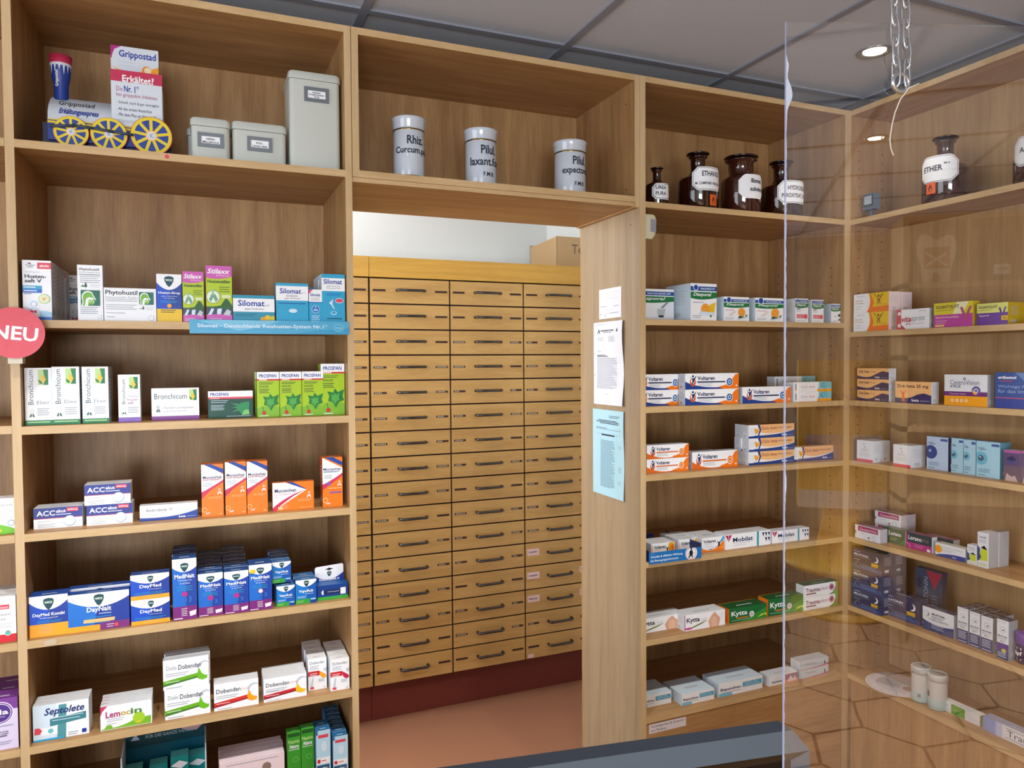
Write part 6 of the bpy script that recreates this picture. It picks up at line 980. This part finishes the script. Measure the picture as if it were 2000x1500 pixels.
# chain through the hole in the screen, up to the ceiling
mat('chain_steel', '#C4C8CC', rough=.22, metal=1.0)
v = R_*(1754-1000)+U_*(750-160)+F_*FPX; s_ = ((P0-CAMP)@ND)/(v@ND); hp = CAMP+v*s_
ch = empty('hanging_chain', 'doubled steel link chain hanging from the ceiling holding the clear screen', 'chain', tuple(hp))
def link(b, c, d, up, lw=.0038, ll=.0120, r=.0011):
    c = Vector(c); d = Vector(d).normalized(); s = Vector(up).cross(d).normalized(); P = []
    for i in range(14):
        a = 2*math.pi*i/14; P.append(c+d*(ll*math.sin(a)*1.0+(.0035 if math.sin(a) > 0 else -.0035)*abs(math.sin(a))**.3)+s*lw*math.cos(a))
    b.tube(P, r, 'chain_steel', 6, closed=True)
b = MB(); topz = 2.578-hp[2]
for side in (-1, 1):
    x0c = Vector((.0075*side, -.004, .008)); x1c = Vector((-.028+.013*side, .0, topz)); n_ = int((x1c-x0c).length/.0195)
    for i in range(n_+1):
        t_ = i/n_; c = x0c.lerp(x1c, t_); link(b, c, (x1c-x0c), (0, 1, .0) if (i+(side > 0)) % 2 else (1, .35, 0), )
b.build('links', ch)
b = MB(); b.tube([(.011*math.cos(2*math.pi*i/20), -.003, -.002+.009*math.sin(2*math.pi*i/20)) for i in range(20)], .0022, 'chain_steel', 8, closed=True); b.build('ring', ch)
# thin loose cord from the ring
pts = []
for q in ((1795, 163), (1775, 172), (1758, 195), (1748, 220), (1742, 245), (1738, 272), (1740, 290), (1745, 304)):
    v = R_*(q[0]-1000)+U_*(750-q[1])+F_*FPX; s_ = ((P0-ND*.008-CAMP)@ND)/(v@ND); pts.append(Vector(CAMP+v*s_)-Vector(hp))
b = MB(); b.tube(pts, .0006, mat('cord_cream', '#D8CCB8', rough=.6), 5); tag(b.build('loose_cord', loc=tuple(hp)), 'thin cream cord curling down from the chain ring', 'cord')
# ------------------------------------------------------------------ the shop behind the camera, seen only mirrored in the screen
def mirror(px, py, dist=None, z=None, off=0):
    v = R_*(px-1000)+U_*(750-py)+F_*FPX
    V = CAMP+v/np.linalg.norm(v)*dist if dist else CAMP+v*((z-CAMP[2])/v[2])
    return V-2*((V-P0)@ND)*ND
mat('display_yellow', '#E8B40E', rough=.45); mat('poster_grey', '#9C9AA4', rough=.6)
def mir_x(px, y):   # real x of the thing seen mirrored at column px, standing at real y
    lo, hi = 1.0, 12.0
    for _ in range(60):
        m_ = (lo+hi)/2; q = mirror(px, 700, dist=m_)
        if q[1] > y: lo = m_
        else: hi = m_
    return q[0], (lo+hi)/2
yD_ = -5.7; xa, da = mir_x(1560, yD_); xb, _ = mir_x(1735, yD_)
W = abs(xb-xa); t = empty('floor_display', 'yellow sweets display stand with round foot in the shop behind the camera', 'display', (min(xa, xb)+W/2, yD_, 0), math.pi)
b = MB(); zt_ = mirror(1640, 703, dist=da)[2]; zb_ = mirror(1640, 1000, dist=da)[2]
b.box(-W/2, 0, zb_, W/2, .12, zt_, 'display_yellow'); paint(b, [('T', 'Ricola', .2, .66, .6, .17, '#8E1C10', 'bi'), ('R', .0, .0, 1, .12, '#D8D0C8'), ('R', .05, .3, .4, .5, '#D8D8E0'), ('R', .5, .3, .92, .5, '#B8A0A8')], W, zt_-zb_, x0=-W/2, z0=zb_); b.build('board', t)
b = MB(); b.prism([(-W*.3, .3), (W*.3, .3), (W*.18, zb_), (-W*.18, zb_)], .04, .1, 'display_yellow'); b.build('post', t)
b = MB(); b.lathe([(0, .34), (.30, .34), (.36, .32), (.36, .30), (.3, .27), (0, .27)], 'display_yellow', 40, c=(0, .06)); b.lathe([(0, 0), (.3, 0), (.3, .02), (.03, .05), (.03, .3)], 'display_yellow', 32, c=(0, .06)); b.build('foot', t)
# cubby shelf with the tooth figure
yT = -5.2; xa, dT = mir_x(1762, yT); xb, _ = mir_x(2030, yT); zt_ = mirror(1830, 424, dist=dT)[2]; zb_ = mirror(1830, 549, dist=dT)[2]; xl, xr_ = min(xa, xb), max(xa, xb)
cu = empty('cubby_shelf', 'open wooden cubby shelf in the shop behind the camera holding tooth figure', 'shelving', ((xl+xr_)/2, yT, 0), math.pi); W = xr_-xl
b = MB(); b.box(-W/2, 0, zb_-.03, W/2, .3, zb_, 'beech_lip'); b.box(-W/2, 0, zt_, W/2, .3, zt_+.03, 'beech_lip'); b.box(-W/2, .3, 0, W/2, .31, zt_+.03, 'veneer_pale'); 
for x in (-W/2, W/2-.03): b.box(x, 0, 0, x+.03, .3, zt_, 'beech_lip')
xm_, _ = mir_x(1892, yT); xm_ = -(xm_-(xl+xr_)/2); b.box(xm_-.012, 0, zb_, xm_+.012, .3, zt_, 'beech_lip')
for k in range(1, 4): b.box(-W/2, 0, zb_-.03-.4*k, W/2, .3, zb_-.4*k, 'beech_lip')
b.build('carcass', cu)
xt, _ = mir_x(1832, yT+.02); tw = abs(mir_x(1793, yT)[0]-mir_x(1870, yT)[0]); thh = (zt_-zb_)*.8
b = MB(); P = [(-.34, 0), (-.12, 0), (-.1, .16), (0, .22), (.1, .16), (.12, 0), (.36, 0), (.38, .3), (.5, .62), (.5, .85), (.4, .98), (.26, 1.0), (.12, .9), (0, .86), (-.12, .9), (-.28, .96), (-.42, .93), (-.5, .8), (-.5, .6), (-.38, .3)]
b.prism([(a*tw, q*thh) for a, q in P], 0, .03, mat('tooth_ivory', '#E8DDC6', rough=.4)); paint(b, [('R', .16, .28, .82, .72, '#A8763C'), ('P', 'W', [.2, .34, .75, .62, .78, .6, .24, .32]), ('P', 'W', [.24, .56, .28, .6, .78, .36, .76, .33])], tw, thh, x0=-tw/2)
tag(b.build('tooth_figure', loc=(xt, yT-.03, zb_+.001), rz=math.pi), 'ivory tooth-shaped figure with a brown square window in the cubby behind', 'figure')
ld = bpy.data.lights.new('added_cubby_fill', 'AREA'); ld.size = .3; ld.energy = 130; ld.color = (1, .85, .6); o = bpy.data.objects.new('added_cubby_fill', ld); COL.objects.link(o); o.location = (xt, yT+.5, zt_+.35); o.rotation_euler = (math.radians(-35), 0, 0)  # added fill light so the cubby and tooth show up mirrored
xq, _ = mir_x(1962, yT); t = empty('apothecary_bottle', 'amber bottle with white label in the cubby behind the camera', 'bottle', (xq, yT-.1, zb_+.001), math.pi, 'amber stoppered apothecary bottles')
b = MB(); b.lathe([(0, 0), (.06, 0), (.062, .005), (.062, .11), (.055, .13), (.024, .16), (.024, .2), (.034, .205), (.03, .215), (0, .215)], 'amber_glass_light', 28); b.build('body', t)
b = MB(); wf = wrapf(.0625, 0); paint(b, [('R', 0, 0, 1, 1, 'W'), ('T', 'SIRUP', .2, .4, .6, .25, 'k', 'b')], .09, .055, warp=lambda a, q, e: wf(a-.045, q+.035, e)); b.build('paper_label', t)
# posters on the rear wall
for k, (px, py, s_, lab) in enumerate([('GeloRevoice', 1570, 1.0, 'grey poster'), ('Versand', 1580, .8, 'small white notice')]): pass
yP = -6.985; xa, dP = mir_x(1540, yP+.02); xb, _ = mir_x(1625, yP+.02); W = abs(xa-xb); z_ = mirror(1580, 560, dist=dP)[2]
b = MB(); b.box(-W/2, -.006, 0, W/2, 0, .5, 'poster_grey'); paint(b, [('T', 'GeloRevoice', .15, .6, .7, .12, 'k', 'b'), ('L', .15, .5, .8, 3, .06, 's')], W, .5, y=-.006, x0=-W/2); tag(b.build('poster', loc=((xa+xb)/2, yP, z_), rz=math.pi), 'grey poster with dark lettering on the wall behind the camera', 'poster')
z_ = mirror(1580, 830, dist=dP)[2]; b = MB(); b.box(-W/2, -.006, 0, W/2, 0, .22, '#C8CCD2'); paint(b, [('T', 'Versand', .1, .35, .75, .35, 'k', 'b')], W, .22, y=-.006, x0=-W/2); tag(b.build('notice', loc=((xa+xb)/2, yP, z_), rz=math.pi), 'small pale notice on the wall behind the camera', 'notice')
